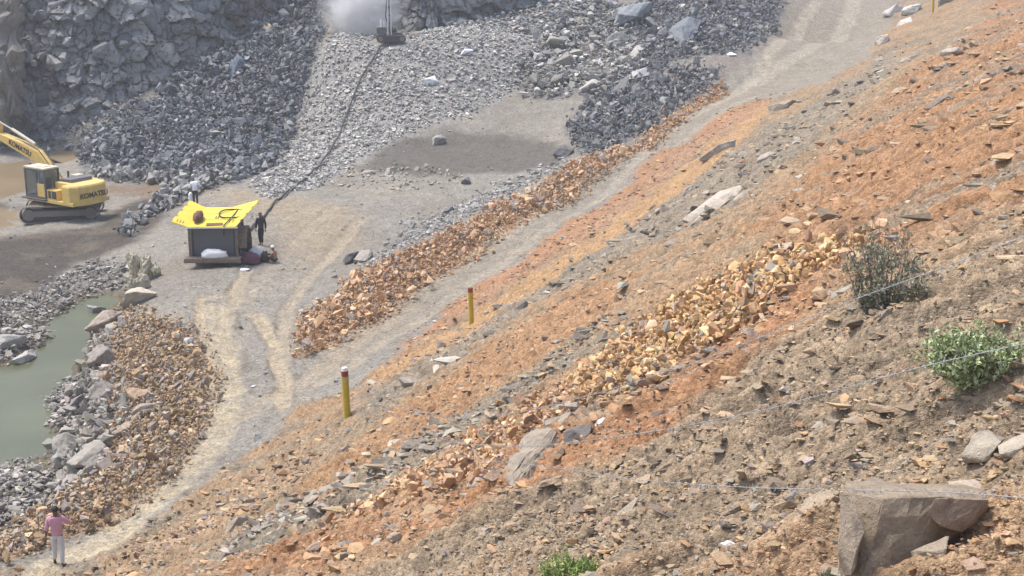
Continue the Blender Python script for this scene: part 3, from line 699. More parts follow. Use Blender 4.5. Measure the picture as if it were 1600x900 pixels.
for k in range(250):
    s = rs.uniform(8, Ls*.72); i = int(s/Ls*(len(x)-1)); h = rs.uniform(.8, 13.0)
    sz = rs.uniform(.35, .95)*(1.0 if rs.rand() < .85 else 1.4)
    d = rs.uniform(-.1, .55) - lean*h
    o = bpy.data.objects.new('block', BLK[rs.randint(10)]); COL.objects.link(o); o.parent = faceA
    o.location = (x[i]+nx[i]*d, y[i]+ny[i]*d, zb+h); o.rotation_euler = tuple(rs.normal(0, .45, 3) + np.array([0, 0, rs.uniform(0, 6)]))
    o.scale = tuple(sz*rs.uniform(.7, 1.3, 3)); c = alb([(172,172,170),(152,153,153),(190,188,184),(206,204,198),(126,128,130)][rs.choice(5, p=[.3,.25,.22,.11,.12])]); o.color = (*(c*rs.uniform(.85, 1.15)), 1)
WP['facefoot'] = wpoly([(-20,205),(60,200),(140,190),(230,140),(320,60),(350,80),(260,180),(190,225),(120,240),(60,235),(-20,235)])
stones(faceA, WP['facefoot'], 900, .2, .9, DARK+GREY[:2], 13, 0, .3, fill='fallen_stone_fill')
# a dusty smooth rock buttress at the left edge of the face
def boulder(name, label, u1, v1, u2, v2, thick, col, seed, cat='boulder', group=None, up=.45, hfac=.8, wfac=1.0, n=13, sub=3, tilt=0.0, amp=.07, box=4.0, parent=None):
    a, b = ground(u1, v1), ground(u2, v2); mid = (a+b)/2; mid[2] = zat(mid[0], mid[1])
    ax = Vector(b-a); L2 = ax.length/2*1.06
    e = .4; nrm = Vector((-(zat(mid[0]+e, mid[1])-zat(mid[0]-e, mid[1]))/(2*e), -(zat(mid[0], mid[1]+e)-zat(mid[0], mid[1]-e))/(2*e), 1)).normalized()
    nrm = (nrm + Vector((0, 0, .6))).normalized()
    X = ax.normalized(); Zv = (nrm - X*nrm.dot(X)).normalized(); Yv = Zv.cross(X)
    hh = thick*depth_of(mid)/F/2
    L2 = min(L2, hh*4.5)
    m = Matrix((X, Yv, Zv)).transposed().to_4x4() @ Matrix.Rotation(tilt, 4, 'Y') @ Matrix.Diagonal((L2, hh*1.15*wfac, hh*hfac*1.15, 1))
    m.translation = Vector(mid) + nrm*hh*hfac*up
    me = rock_mesh(seed, n, sub, amp, .05, box)
    o = bpy.data.objects.new(name, me); COL.objects.link(o); o.matrix_world = m; o.color = (*np.minimum(alb(col)*1.5, .8), 1)
    return tag(o, label, cat, group) if not parent else o
BO = [
 ('dark grey rounded rock crossed by the wire below the rust stones', 884,698,928,686,36,(116,110,106),2,{}),
 ('brown block above the dark rock in the rust stones', 892,668,932,650,30,(170,134,104),3,{}),
 ('small triangular brown rock at the foot of the long mauve boulder', 760,775,788,758,20,(166,142,122),4,{}),
 ('flat brown slab lying just below the long mauve boulder', 822,790,884,772,20,(160,138,116),5,{'hfac':.5}),
 ('long pale overhanging ledge of rock on the upper hillside', 1060,362,1186,280,42,(186,174,158),6,{'hfac':.6}),
 ('middle slab of the broken line of slabs under the pale ledge', 1098,342,1140,316,22,(170,158,142),85,{'hfac':.7}),
 ('upper slab continuing the line beyond the pale ledge', 1178,262,1214,240,22,(166,156,142),86,{'hfac':.7}),
 ('low slab trailing below the pale ledge', 1030,392,1066,372,18,(162,150,134),87,{'hfac':.7}),
 ('grey block wedged under the upper end of the pale ledge', 1150,316,1186,302,30,(172,162,148),7,{}),
 ('brown grey rock at the lower end of the pale ledge', 1064,366,1106,338,24,(166,154,140),8,{}),
 ('small dark rock under the pale ledge', 1082,378,1104,368,16,(124,116,108),9,{}),
 ('grey slab standing upslope of the haul road near the pale ledge', 1100,254,1146,226,28,(168,160,148),10,{}),
 ('angular grey rock above the orange cut', 1070,308,1096,290,20,(150,142,130),11,{}),
 ('large square grey boulder at the upper edge of the haul road', 1204,172,1250,164,30,(152,142,128),12,{}),
 ('dark boulder alone on the upper rust slope', 1450,176,1490,162,28,(136,124,112),13,{}),
 ('pale topped rock on the upper rust slope', 1472,92,1506,82,18,(190,180,168),14,{}),
 ('grey rock below the pale topped rock on the upper slope', 1460,116,1486,106,20,(150,140,128),15,{}),
 ('dark rock near the right edge of the upper slope', 1522,92,1548,82,18,(140,128,116),16,{}),
 ('grey rock touching the right edge of the picture high on the slope', 1570,180,1606,164,22,(154,142,130),17,{}),
 ('flat pale slab above the patch of rust stones', 1198,412,1248,402,24,(186,168,146),18,{'hfac':.6}),
 ('pale rounded rock of a pair on the middle slope', 1240,284,1276,274,20,(184,174,160),19,{}),
 ('grey rock just below the pale rounded one on the middle slope', 1236,306,1266,300,20,(160,150,138),20,{}),
 ('small grey rock on the rust slope left of the dead shrub', 1288,324,1314,314,16,(150,138,124),21,{}),
 ('pale grey slab at the right edge of the middle slope', 1556,298,1606,276,20,(182,168,150),22,{'hfac':.5}),
 ('small square rock below the dead shrub', 1368,520,1394,508,18,(150,138,124),23,{}),
 ('flat dark rock on the brown slope under the dead shrub', 1376,556,1420,542,20,(142,128,114),24,{'hfac':.5}),
 ('pointed grey slab tilted on the brown foreground slope', 950,816,1008,786,24,(178,164,146),25,{'hfac':.5,'tilt':-.25}),
 ('small blue grey block where the rust soil meets the gravel', 1044,684,1070,674,18,(132,128,126),26,{}),
 ('brown rock with a shaded underside on the gravel slope', 1026,744,1066,722,20,(150,134,114),27,{'hfac':.6}),
 ('upright brown rock on the gravel slope above the white bag', 1130,806,1166,778,26,(158,140,120),28,{}),
 ('pinkish rock leaning against the foreground boulder', 1240,862,1316,806,44,(164,147,126),29,{}),
 ('broad pale grey rock at the right edge behind the foreground boulder', 1502,742,1570,715,52,(170,159,142),30,{}),
 ('pale grey rock cut by the right edge behind the foreground boulder', 1560,738,1640,700,44,(174,163,145),31,{}),
 ('grey rock at the bottom edge right of the foreground boulder', 1415,905,1492,888,40,(166,152,132),32,{}),
 ('dark wedge shaped rock on the lower left slope', 474,732,494,716,20,(134,126,120),33,{}),
 ('grey angular boulder in the grey streak of the lower slope', 352,838,390,814,34,(160,148,132),34,{}),
 ('pale smooth rock on the rust soil near the bottom edge', 604,872,632,858,22,(180,166,150),35,{}),
 ('small pale rock on the lower rust slope', 480,872,506,862,14,(178,158,138),36,{}),
 ('grey rock standing in the narrow end of the pond', 132,494,166,484,28,(146,144,138),37,{}),
 ('broad flat rock on the pond spit at the left edge', -14,548,42,536,30,(160,156,150),38,{}),
 ('pale angular rock in the water off the pond spit', 18,572,54,560,26,(182,176,168),39,{}),
 ('pale square block at the head of the pond', 198,476,240,468,32,(186,176,158),40,{'hfac':.9,'box':8.0}),
 ('big grey rock at the top of the pond embankment', 150,530,186,498,48,(164,150,136),41,{}),
 ('large purple grey rock on the pond edge of the embankment', 138,582,182,560,48,(150,142,132),42,{}),
 ('dark rock below the large purple grey one on the embankment', 140,640,186,608,48,(142,135,126),43,{}),
 ('overhanging grey rock at the waterline of the embankment', 84,712,134,692,50,(150,144,134),44,{}),
 ('smooth grey rock slope running down to the pond', 104,768,166,706,54,(158,151,140),45,{}),
 ('brown boulder with a dark face in the middle of the embankment', 176,684,234,660,44,(160,140,122),46,{}),
 ('tan block high on the embankment', 186,636,240,618,36,(174,150,126),47,{}),
 ('grey rock beside the tan block on the embankment', 206,660,262,640,30,(158,146,132),48,{}),
 ('light grey fluted rock above the walking person', 100,770,128,742,36,(166,160,154),49,{}),
 ('dark boulder above the smooth rock slope of the embankment', 166,742,196,716,38,(138,126,118),50,{}),
 ('pale blue grey block beside the track at the top of the embankment', 284,546,302,538,20,(176,176,174),51,{}),
 ('dark square block alone on the grey floor', 721,290,740,284,16,(122,120,118),52,{'box':8.0}),
 ('pointed grey rock at the foot of the rubble ramp', 675,226,693,220,22,(168,162,154),53,{}),
 ('low grey rock on the floor below the rubble ramp', 598,274,620,268,14,(164,156,146),54,{}),
 ('small rock left of the low grey rock below the rubble ramp', 562,276,586,270,14,(166,158,148),55,{}),
 ('dark grey rock at the lower end of the rust berm', 544,414,562,402,26,(120,116,112),56,{}),
 ('grey rock next to the dark one at the lower end of the berm', 558,412,576,400,24,(164,156,146),57,{}),
 ('bright white boulder lying on the rubble ramp', 656,130,684,126,16,(246,246,244),58,{}),
 ('smaller white boulder high on the rubble ramp', 716,86,740,83,11,(240,240,238),59,{}),
 ('small white block beside the dark bank', 1137,89,1149,87,11,(244,244,242),60,{'box':8.0}),
 ('tan rock near the top of the blue grey rubble heap', 408,56,432,48,26,(190,170,146),61,{}),
 ('big blue grey boulder in the middle of the rubble heap', 350,116,390,104,44,(104,112,124),62,{}),
 ('top block of the grey block pile', 856,76,888,68,30,(164,158,150),63,{}),
 ('large block under the top one of the block pile', 866,104,898,96,32,(150,145,138),64,{}),
 ('white slab beside the top of the block pile', 892,92,922,86,16,(226,224,218),65,{'hfac':.5}),
 ('dark faced block low in the block pile', 860,136,894,128,30,(138,134,128),66,{}),
 ('pale flat block at the foot of the block pile', 902,144,946,136,26,(178,173,164),67,{}),
 ('broad grey block right of the block pile', 950,78,988,64,32,(162,157,148),68,{}),
 ('long leaning slab on the dark bank', 984,112,1014,62,20,(166,162,154),69,{}),
 ('blue grey outcrop above the block pile', 962,46,1012,22,46,(136,140,142),70,{}),
 ('dark upright slab at the foot of the dark bank', 962,156,980,126,24,(112,110,108),71,{}),
 ('second dark upright slab at the foot of the dark bank', 988,160,1006,132,22,(108,107,106),72,{}),
 ('smooth blue grey outcrop on the dark bank', 1054,86,1084,36,40,(118,122,126),73,{}),
 ('pale boulder at the road edge furthest left of its group', 1383,28,1410,14,20,(200,194,184),74,{}),
 ('pale boulder in the middle of the group at the road edge', 1410,24,1440,12,20,(190,184,174),75,{}),
 ('flat pale boulder below the group at the road edge', 1392,46,1440,36,18,(204,196,184),76,{}),
 ('pale rock by itself on the road shoulder', 1368,70,1394,60,16,(196,184,168),77,{}),
 ('grey boulder beside the farthest yellow post', 1464,12,1496,0,20,(150,142,134),78,{}),
 ('dark grey boulder at the lower end of the dark bank', 868,250,892,236,24,(112,110,108),79,{}),
 ('small dark boulder in the rubble streak beside the rust berm', 694,334,710,328,14,(118,116,114),80,{}),
 ('flat grey rock on the upper road shoulder', 1405,96,1440,84,16,(166,154,140),81,{'hfac':.6}),
 ('brown rock right of the rust stone patch', 1258,362,1284,352,14,(176,150,122),82,{}),
 ('dark rock at the left of the middle grey streak', 868,548,892,538,16,(128,118,110),83,{}),
 ('dark twin tipped rock in the middle grey streak', 918,524,948,508,22,(112,104,98),84,{}),
]
for lb, u1, v1, u2, v2, th, c, s, kw in BO:
    boulder('boulder' if th > 17 else 'rock', lb, u1, v1, u2, v2, th, c, 2000+s, cat='boulder' if th > 17 else 'rock', **kw)
bu = np.array([at_y(u, v, y) for u, v, y in ((-30,-20,112),(22,0,110.5),(30,60,109.5),(28,150,108.8),(12,205,107.6),(-40,210,107.6),(-40,60,109.5),(-60,-20,114),(30,0,114),(30,200,113),(-60,200,113),(5,90,108.7))])
cb_ = bu.mean(0); sb_ = np.abs(bu-cb_).max(); me = rock_mesh(2600, pts=(bu-cb_)/sb_, sub=5, amp=.16, bev=.02, nscale=4.0); me.materials.clear(); me.materials.append(M_CLIFF)
o = bpy.data.objects.new('rock_buttress', me); COL.objects.link(o); o.location = tuple(cb_); o.scale = (sb_, sb_, sb_); o.color = (*(alb((150,142,132))*1.1), 1); tag(o, 'smooth brownish rock buttress at the left edge of the face', 'rock buttress')
# pale ragged outcrop at the head of the pond
oc = empty('rock_outcrop', tuple(ground(222, 440))); tag(oc, 'ragged pale rock outcrop standing at the head of the pond', 'rock outcrop')
for k, (u, v, wpx, hpx) in enumerate([(215,442,34,58),(232,438,30,44),(206,452,26,34),(222,455,30,30),(243,434,20,26)]):
    g = Vector(ground(u, v)); t = depth_of(np.array(g)); me = rock_mesh(2300+k, 16, 3, .30, .05, 4.0, .7)
    o = bpy.data.objects.new('pillar', me); COL.objects.link(o); o.parent = oc
    o.location = g - Vector(oc.location) + Vector((0, 0, hpx/2*t/F*.8)); o.scale = (wpx/2*t/F, wpx/2*t/F*.9, hpx/2*t/F*1.1); o.rotation_euler = (.12, .1*(k-1), k*1.3); o.color = (*(alb((200,190,166))*1.35), 1)
# the big foreground boulder
def px(l): return np.array([at_t(u, v, t) for u, v, t in l])
bigs = empty('foreground_boulder', tuple(at_t(1400, 900, 9.0))); tag(bigs, 'huge flat topped brown boulder in the lower right foreground', 'boulder')
def piece(name, l, col, seed, amp=.02, parent=bigs):
    Pp = px(l); c = Pp.mean(0); s = np.abs(Pp-c).max(); me = rock_mesh(seed, pts=(Pp-c)/s, sub=5, amp=amp, bev=.012, nscale=2.5)
    o = bpy.data.objects.new(name, me); COL.objects.link(o); o.parent = parent; o.location = Vector(c)-Vector(parent.location); o.scale = (s, s, s); o.color = (*np.minimum(alb(col)*1.5, .8), 1)
    return o
T0 = 8.7
piece('main_block', [(1322,752,T0+.75),(1490,756,T0+.85),(1545,768,T0+.6),(1316,768,T0+.3),(1380,778,T0),(1470,774,T0-.02),(1540,786,T0+.2),(1505,834,T0+.15),(1440,866,T0+.05),(1350,900,T0),(1400,930,T0+.05),
                     (1312,930,T0+.12),(1310,830,T0+.2),(1330,950,T0+.9),(1480,900,T0+.9),(1540,820,T0+.8)], (154,138,118), 2501, .035)
piece('split_block', [(1460,778,T0-.04),(1545,780,T0+.1),(1548,795,T0+.2),(1505,836,T0+.05),(1475,826,T0-.03),(1447,806,T0-.06),(1500,800,T0+.6),(1530,775,T0+.6)], (156,136,116), 2502, .035)
piece('left_flank', [(1312,770,T0+.1),(1330,772,T0-.04),(1352,832,T0-.12),(1338,862,T0-.1),(1310,860,T0+.05),(1320,800,T0+.6),(1308,900,T0+.3),(1330,900,T0-.02)], (164,148,130), 2503, .035)
piece('back_wing', [(1480,752,T0+.9),(1600,738,T0+1.2),(1610,748,T0+1.1),(1560,775,T0+.8),(1500,782,T0+.6),(1540,790,T0+1.2),(1600,775,T0+1.4)], (190,172,154), 2504)

lm = []
for u, v, w in ((800,768,16),(812,752,30),(826,728,33),(846,694,30),(868,664,20),(896,640,9)):
    t_ = depth_of(ground(u, v+6)); lm += [(u-.75*w, v-.66*w, t_+.05), (u+.75*w, v+.66*w, t_-.15), (u, v, t_-.42), (u, v+w*.5, t_+.35), (u-.4*w, v-.4*w, t_-.22)]
lb_ = empty('boulder', tuple(ground(830, 745))); tag(lb_, 'long mauve grey boulder pointing down the slope beside rust stones', 'boulder'); piece('rock_body', lm, (160,147,130), 2510, .05, lb_)
# ------------------------------------------------------------------ water
def water_mat(name, col, rough=.12):
    m, nt, b = newmat(name); L = nt.links.new
    ge = N(nt, 'ShaderNodeNewGeometry'); n = N(nt, 'ShaderNodeTexNoise', Scale=.35, Detail=5.0); L(ge.outputs['Position'], n.inputs['Vector'])
    n2 = N(nt, 'ShaderNodeTexNoise', Scale=3.0, Detail=3.0); L(ge.outputs['Position'], n2.inputs['Vector'])
    f = ramp(nt, n.outputs[0], .35, .65, .88, 1.12); cc = N(nt, 'ShaderNodeCombineColor')
    for i in range(3): L(f, cc.inputs[i])
    L(mixc(nt, 1.0, tuple(alb(col)), cc.outputs[0], 'MULTIPLY'), b.inputs['Base Color'])
    b.inputs['Roughness'].default_value = rough; b.inputs['IOR'].default_value = 1.33
    bp = N(nt, 'ShaderNodeBump', Strength=.08, Distance=.05); L(n2.outputs[0], bp.inputs['Height']); L(bp.outputs[0], b.inputs['Normal'])
    return m
def water(name, outline, z, mat, label):
    p = np.array([at_z(u, v, z)[:2] for u, v in outline])
    o = link_mesh(name, [(a, b, z) for a, b in p], [tuple(range(len(p)))], mat); o.data.polygons[0].use_smooth = False
    if o.data.polygons[0].normal.z < 0: o.data.flip_normals()
    return tag(o, label, kind='structure')
M_POND = water_mat('green_pond_water', (112,114,84), .3); M_MUDW = water_mat('muddy_water', (158,138,108), .35)
water('pond_water', [(215,440),(200,490),(165,540),(160,640),(140,720),(110,800),(40,870),(-250,900),(-300,520),(-20,500),(60,490),(120,455),(160,440)], -1.62, M_POND, 'murky green pond water')
water('muddy_water', [(75,300),(70,262),(40,250),(-200,250),(-350,330),(-300,440),(0,385),(45,340)], -1.42, M_MUDW, 'tan muddy water beside the excavator')
water('puddle', [(75,246),(88,234),(120,230),(155,233),(150,244),(125,256),(100,256)], -1.22, M_MUDW, 'small tan puddle among the rubble')
# ------------------------------------------------------------------ builders for made things
class MB:
    def __init__(s): s.v = []; s.f = []
    def add(s, V, F_, M=None):
        n = len(s.v)
        for p in V:
            p = Vector(p); s.v.append(tuple(M @ p if M else p))
        s.f += [tuple(i+n for i in f) for f in F_]
        return s
    def box(s, c, d, M=None, rot=None):
        x, y, z = (k/2 for k in d); V = [(a*x, b*y, e*z) for a in (-1, 1) for b in (-1, 1) for e in (-1, 1)]
        m = Matrix.Translation(Vector(c))
        if rot: m = m @ Euler(rot).to_matrix().to_4x4()
        return s.add(V, [(0,1,3,2),(4,6,7,5),(0,4,5,1),(2,3,7,6),(0,2,6,4),(1,5,7,3)], (M @ m) if M else m)
    def prism(s, prof, y0, y1, M=None):      # closed profile in (x, z), extruded along y
        n = len(prof); V = [(x, y0, z) for x, z in prof] + [(x, y1, z) for x, z in prof]
        return s.add(V, [tuple(range(n)), tuple(range(2*n-1, n-1, -1))] + [(i, n+i, n+(i+1) % n, (i+1) % n) for i in range(n)], M)
    def tube(s, pts, r, seg=8, M=None, cap=True):
        pts = [Vector(p) for p in pts]; n = len(pts); rs_ = r if hasattr(r, '__len__') else [r]*n; V = []; Fc = []
        up = Vector((0, 0, 1))
        for i, p in enumerate(pts):
            t = (pts[min(i+1, n-1)]-pts[max(i-1, 0)]).normalized()
            a = t.cross(up) if abs(t.z) < .95 else t.cross(Vector((1, 0, 0))); a.normalize(); b = a.cross(t)
            V += [p + (a*math.cos(k*6.28318/seg) + b*math.sin(k*6.28318/seg))*rs_[i] for k in range(seg)]
        for i in range(n-1):
            Fc += [(i*seg+k, i*seg+(k+1) % seg, (i+1)*seg+(k+1) % seg, (i+1)*seg+k) for k in range(seg)]
        if cap: Fc += [tuple(range(seg-1, -1, -1)), tuple(range((n-1)*seg, n*seg))]
        return s.add(V, Fc, M)
    def build(s, name, mat, parent=None, bevel=0.0, smooth=False, loc=None):
        me = bpy.data.meshes.new(name); me.from_pydata(s.v, [], s.f); me.update()
        bm = bmesh.new(); bm.from_mesh(me); bmesh.ops.recalc_face_normals(bm, faces=bm.faces)
        if bevel: bmesh.ops.bevel(bm, geom=[e for e in bm.edges if len(e.link_faces) == 2 and e.calc_face_angle(0) > .5], offset=bevel, segments=2, profile=.6, affect='EDGES', clamp_overlap=True)
        bm.to_mesh(me); bm.free()
        o = link_me(name, me, mat, parent, None, smooth)
        if loc: o.location = loc
        return o
def text_obj(txt, size, mat, parent, M, name='lettering', ext=.012):
    cu = bpy.data.curves.new('t', 'FONT'); cu.body = txt; cu.size = size; cu.extrude = ext; cu.align_x = 'CENTER'; cu.align_y = 'CENTER'; cu.offset = size*.018; cu.resolution_u = 3
    t = bpy.data.objects.new('t', cu); COL.objects.link(t)
    me = bpy.data.meshes.new_from_object(t.evaluated_get(bpy.context.evaluated_depsgraph_get()))
    bpy.data.objects.remove(t); o = link_me(name, me, mat, parent); o.matrix_local = M
    return o
# materials
M_YEL = dusty('yellow_machine_paint', (.74,.50,.13), (214,190,140), .5, .5); M_DKM = dusty('dark_steel', (.05,.05,.052), (140,128,112), .55, .6, .2)
M_TRK = dusty('track_steel', (.19,.17,.15), (168,154,136), .7, .75, .05); M_BLK = plain('black_rubber', (.02,.02,.02), .8); M_GRYP = dusty('grey_panel', (.10,.105,.11), (150,140,126), .35, .5)
M_CREAM = dusty('cream_roof_paint', (.62,.56,.44), (196,180,150), .4, .6); M_TXT = plain('dark_lettering', (.06,.035,.03), .7, bump=0)
M_BRT = dusty('bright_yellow_sheet', (.80,.60,.012), (205,190,120), .42, .45); M_WOOD = plain('weathered_wood', (.17,.13,.10), .9, 0, .3, 8)
M_WHITE = plain('white_cloth', (.80,.79,.76), .9, 0, .06, 9); M_BROWN = plain('brown_cloth', (.16,.09,.055), .9); M_PURP = plain('purple_cloth', (.14,.055,.075), .9, 0, .3, 12)
M_SKIN = plain('skin', (.13,.07,.045), .6, 0, .08); M_HAIR = plain('hair', (.012,.011,.011), .7); M_PINK = plain('pink_shirt', (.56,.29,.36), .85, 0, .08, 14)
M_PALE = plain('pale_trousers', (.58,.58,.58), .85, 0, .08, 12); M_SHOE = plain('dark_shoe', (.03,.027,.025), .6); M_CHAR = plain('charcoal_cloth', (.028,.029,.033), .85, 0, .2, 10); M_DTR = plain('dark_trousers', (.035,.033,.033), .85, 0, .15, 10)
M_POST = plain('yellow_post_paint', (.50,.36,.035), .6, 0, .16, 9); M_RED = plain('red_post_paint', (.26,.045,.025), .65, 0, .2, 12); M_CAP = plain('white_post_paint', (.74,.72,.68), .7)
M_WIRE = plain('galvanised_wire', (.38,.37,.35), .6, .15, .1, 30, 0); M_HOSE = dusty('dusty_black_hose', (.03,.03,.032), (150,142,132), .25, .7)
def glass_mat():
    m, nt, b = newmat('cab_glass'); b.inputs['Base Color'].default_value = (.55,.6,.62,1); b.inputs['Roughness'].default_value = .06; b.inputs['Transmission Weight'].default_value = .85; b.inputs['IOR'].default_value = 1.08
    return m
M_GLASS = glass_mat()

# ------------------------------------------------------------------ excavator
g = ground(99, 339); EX = empty('excavator', (g[0], g[1], zat(g[0], g[1])-.03))
tag(EX, 'yellow tracked excavator with its boom reaching out of the left edge', 'excavator')
TK = R(190); UP = R(146); SCL = 1.06
MT = Matrix.Rotation(TK, 4, 'Z') @ Matrix.Scale(SCL, 4); MU = Matrix.Rotation(UP, 4, 'Z') @ Matrix.Scale(SCL, 4)
def ring(L_, r, n=12):
    p = [(L_/2-r + r*math.cos(a), r + r*math.sin(a)) for a in np.linspace(-math.pi/2, math.pi/2, n)]
    return p + [(-L_/2+r + r*math.cos(a), r + r*math.sin(a)) for a in np.linspace(math.pi/2, 1.5*math.pi, n)]
for side in (-1, 1):
    yc = side*1.15; MM = MT @ Matrix.Translation((0, yc, 0))
    tr = MB().prism(ring(4.0, .36), -.16, .16, MM).build('track', M_DKM, EX)
    prof = ring(4.35, .46, 10); per = []
    for i in range(len(prof)):
        a, b = Vector(prof[i]), Vector(prof[(i+1) % len(prof)]); n = max(1, round((b-a).length/.17))
        for k in range(n): per.append((a+(b-a)*(k+.5)/n, (b-a).normalized()))
    sh = MB()
    for p, d in per: sh.box((p.x, 0, p.y), (.155, .6, .05), MM, (0, -math.atan2(d.y, d.x), 0)); sh.box((p.x + d.y*.035, 0, p.y - d.x*.035), (.025, .6, .05), MM, (0, -math.atan2(d.y, d.x), 0))
    sh.build('track_shoes', M_TRK, tr)
    MB().box((0, 0, .50), (2.9, .44, .34), MM).build('side_frame', M_TRK, tr, .04)
    for nm, x, r in (('sprocket', -1.72, .34), ('idler', 1.72, .33)):
        MB().tube([(x, -.24, .46), (x, .24, .46)], r, 20, MM).tube([(x, -.27, .46), (x, .27, .46)], r*.5, 14, MM).build(nm, M_TRK, tr)
    for x in np.linspace(-1.25, 1.25, 7): MB().tube([(x, -.22, .18), (x, .22, .18)], .13, 10, MM).build('roller', M_DKM, tr)
MB().box((0, 0, .72), (1.9, 1.9, .4), MT).tube([(0, 0, .85), (0, 0, 1.12)], .68, 24, MT).build('carriage', M_DKM, EX)
hs = MB().box((-.55, 0, 1.22), (4.1, 2.62, .22), MU).box((.25, -.88, 1.6), (2.0, .8, .56), MU).box((-.8, .88, 1.6), (.9, .8, .6), MU).build('house', M_YEL, EX, .04)
MB().box((-1.0, 1.30, 1.62), (.34, .02, .42), MU).box((-.62, 1.30, 1.62), (.20, .02, .42), MU).build('side_grille', M_DKM, hs)
cwp = [(-1.75,-1.33),(-2.35,-1.30),(-2.72,-.95),(-2.86,-.4),(-2.86,.4),(-2.72,.95),(-2.35,1.30),(-1.75,1.33)]
cw = MB(); n = len(cwp); V = [(x, y, 1.12 if abs(y) < 1 else 1.16) for x, y in cwp] + [(x, y, 2.16) for x, y in cwp] + [(-1.75 + (x+1.75)*.93, y*.95, 2.27) for x, y in cwp]
cw.add(V, [tuple(range(n)), tuple(range(3*n-1, 2*n-1, -1))] + [(i+k*n, (i+1) % n+k*n, (i+1) % n+(k+1)*n, i+(k+1)*n) for i in range(n) for k in (0, 1)], MU)
cw = cw.build('counterweight', M_YEL, EX, .03)
MW = MU @ Matrix.Translation((-2.868, 0, 1.66)) @ Matrix(((0,0,-1,0),(-1,0,0,0),(0,1,0,0),(0,0,0,1)))
text_obj('KOMATSU', .42, M_TXT, cw, MW)
eh = MB().box((-1.15, -.25, 2.02), (1.25, 2.1, .52), MU).build('engine_hood', M_YEL, EX, .05)
MB().prism([(-1.72,2.25),(-.62,2.25),(-.70,2.44),(-1.6,2.47)], -.95, .55, MU).build('hood_cover', M_GRYP, eh, .04)
MB().box((-.62, -.75, 2.38), (.5, .55, .22), MU).build('air_box', M_CREAM, eh, .04)
MB().tube([MU @ Vector((-.5, -.2, 2.3)), MU @ Vector((-.5, -.2, 2.75))], .06, 10).build('exhaust', M_DKM, eh)
# cab: frame posts, panes, roof, seat
cb = MB(); x0, x1, y0, y1, z0, z1 = -.30, 1.42, .34, 1.30, 1.32, 2.98
PO = [((x1, y0), .07), ((x1, y1), .07), ((x0, y0), .09), ((x0, y1), .09), ((.42, y1), .07)]
for (x, y), w in PO: cb.box((x, y, (z0+z1)/2), (w, w, z1-z0), MU)
for y in (y0, y1): cb.box(((x0+x1)/2, y, z0+.05), (x1-x0, .08, .12), MU).box(((x0+x1)/2, y, z1-.03), (x1-x0, .08, .09), MU)
for x in (x0, x1): cb.box((x, (y0+y1)/2, z0+.05), (.08, y1-y0, .12), MU).box((x, (y0+y1)/2, z1-.03), (.08, y1-y0, .09), MU)
cab = cb.build('cab', M_GRYP, EX)
MB().box(((x0+x1)/2, (y0+y1)/2, z1+.06), (x1-x0+.1, y1-y0+.1, .10), MU).box((.4, .82, z1+.125), (.7, .55, .05), MU).build('cab_roof', M_CREAM, cab, .03)
MB().box((.06, y1+.005, 1.75), (.66, .05, .84), MU).build('door_panel', M_YEL, cab, .02)
for c, d in ((((x1+.42)/2, y1, 2.15), (x1-.5, .015, 1.5)), ((.06, y1, 2.5), (.6, .015, .8)), ((x1, (y0+y1)/2, 2.15), (.015, .85, 1.5)), ((x0, (y0+y1)/2, 2.3), (.015, .85, 1.1)), (((x0+x1)/2, y0, 2.15), (1.5, .015, 1.5))):
    MB().box(c, d, MU).build('pane', M_GLASS, cab)
MB().box((.35, .82, 1.62), (.5, .5, .14), MU).box((.12, .82, 2.05), (.14, .5, .8), MU).build('seat', M_BLK, cab, .03)
MB().tube([MU @ Vector((.95, .82, 1.4)), MU @ Vector((.8, .82, 2.1))], .05).tube([MU @ Vector((.7, .62, 1.4)), MU @ Vector((.7, .62, 2.0))], .03).build('levers', M_GRYP, cab)
MB().box((.6, 1.42, 1.28), (2.0, .22, .06), MU).build('step', M_DKM, EX)
# boom and arm
bp = [(.25,1.35),(.62,1.55),(1.75,2.55),(2.35,2.98),(5.65,4.05),(5.75,4.30),(5.55,4.42),(3.4,4.02),(1.95,3.62),(1.35,3.10),(.05,1.68)]
bm_ = MB().prism(bp, -.62, -.14, MU).build('boom', M_YEL, EX, .03)
Mt = MU @ Matrix.Translation((3.6, -.132, 3.70)) @ Matrix.Rotation(.3, 4, Vector((0, -1, 0))) @ Matrix(((-1,0,0,0),(0,0,1,0),(0,1,0,0),(0,0,0,1)))
text_obj('KOMATSU', .44, M_TXT, bm_, Mt)
MB().tube([MU @ Vector((1.15, -.78, 1.45)), MU @ Vector((2.6, -.78, 2.9))], .09, 10).tube([MU @ Vector((1.15, .02, 1.45)), MU @ Vector((2.6, .02, 2.9))], .09, 10).build('boom_cylinder', M_DKM, bm_)
MB().tube([MU @ Vector((2.5, -.38, 4.02)), MU @ Vector((4.5, -.38, 4.72))], .10, 12).build('arm_cylinder', M_CREAM, bm_)
MB().tube([MU @ Vector((4.4, -.38, 4.68)), MU @ Vector((5.9, -.38, 5.15))], .05, 10).build('cylinder_rod', M_WIRE, bm_)
for y in (-.22, -.54): MB().tube([MU @ Vector((x, y, z+.06)) for x, z in ((.15,1.75),(1.4,3.12),(2.0,3.66),(3.4,4.06))], .03, 6).build('hydraulic_line', M_DKM, bm_)
ar = MB().prism([(5.5,4.9),(5.95,5.2),(6.55,4.5),(8.4,2.7),(8.2,2.5),(5.75,3.95)], -.55, -.21, MU).build('arm', M_YEL, EX, .03)
MB().prism([(8.1,2.7),(8.6,2.8),(8.7,1.9),(8.3,1.3),(7.7,1.3),(7.6,1.6),(8.0,1.75)], -.95, .19, MU).build('bucket', M_TRK, EX, .02)

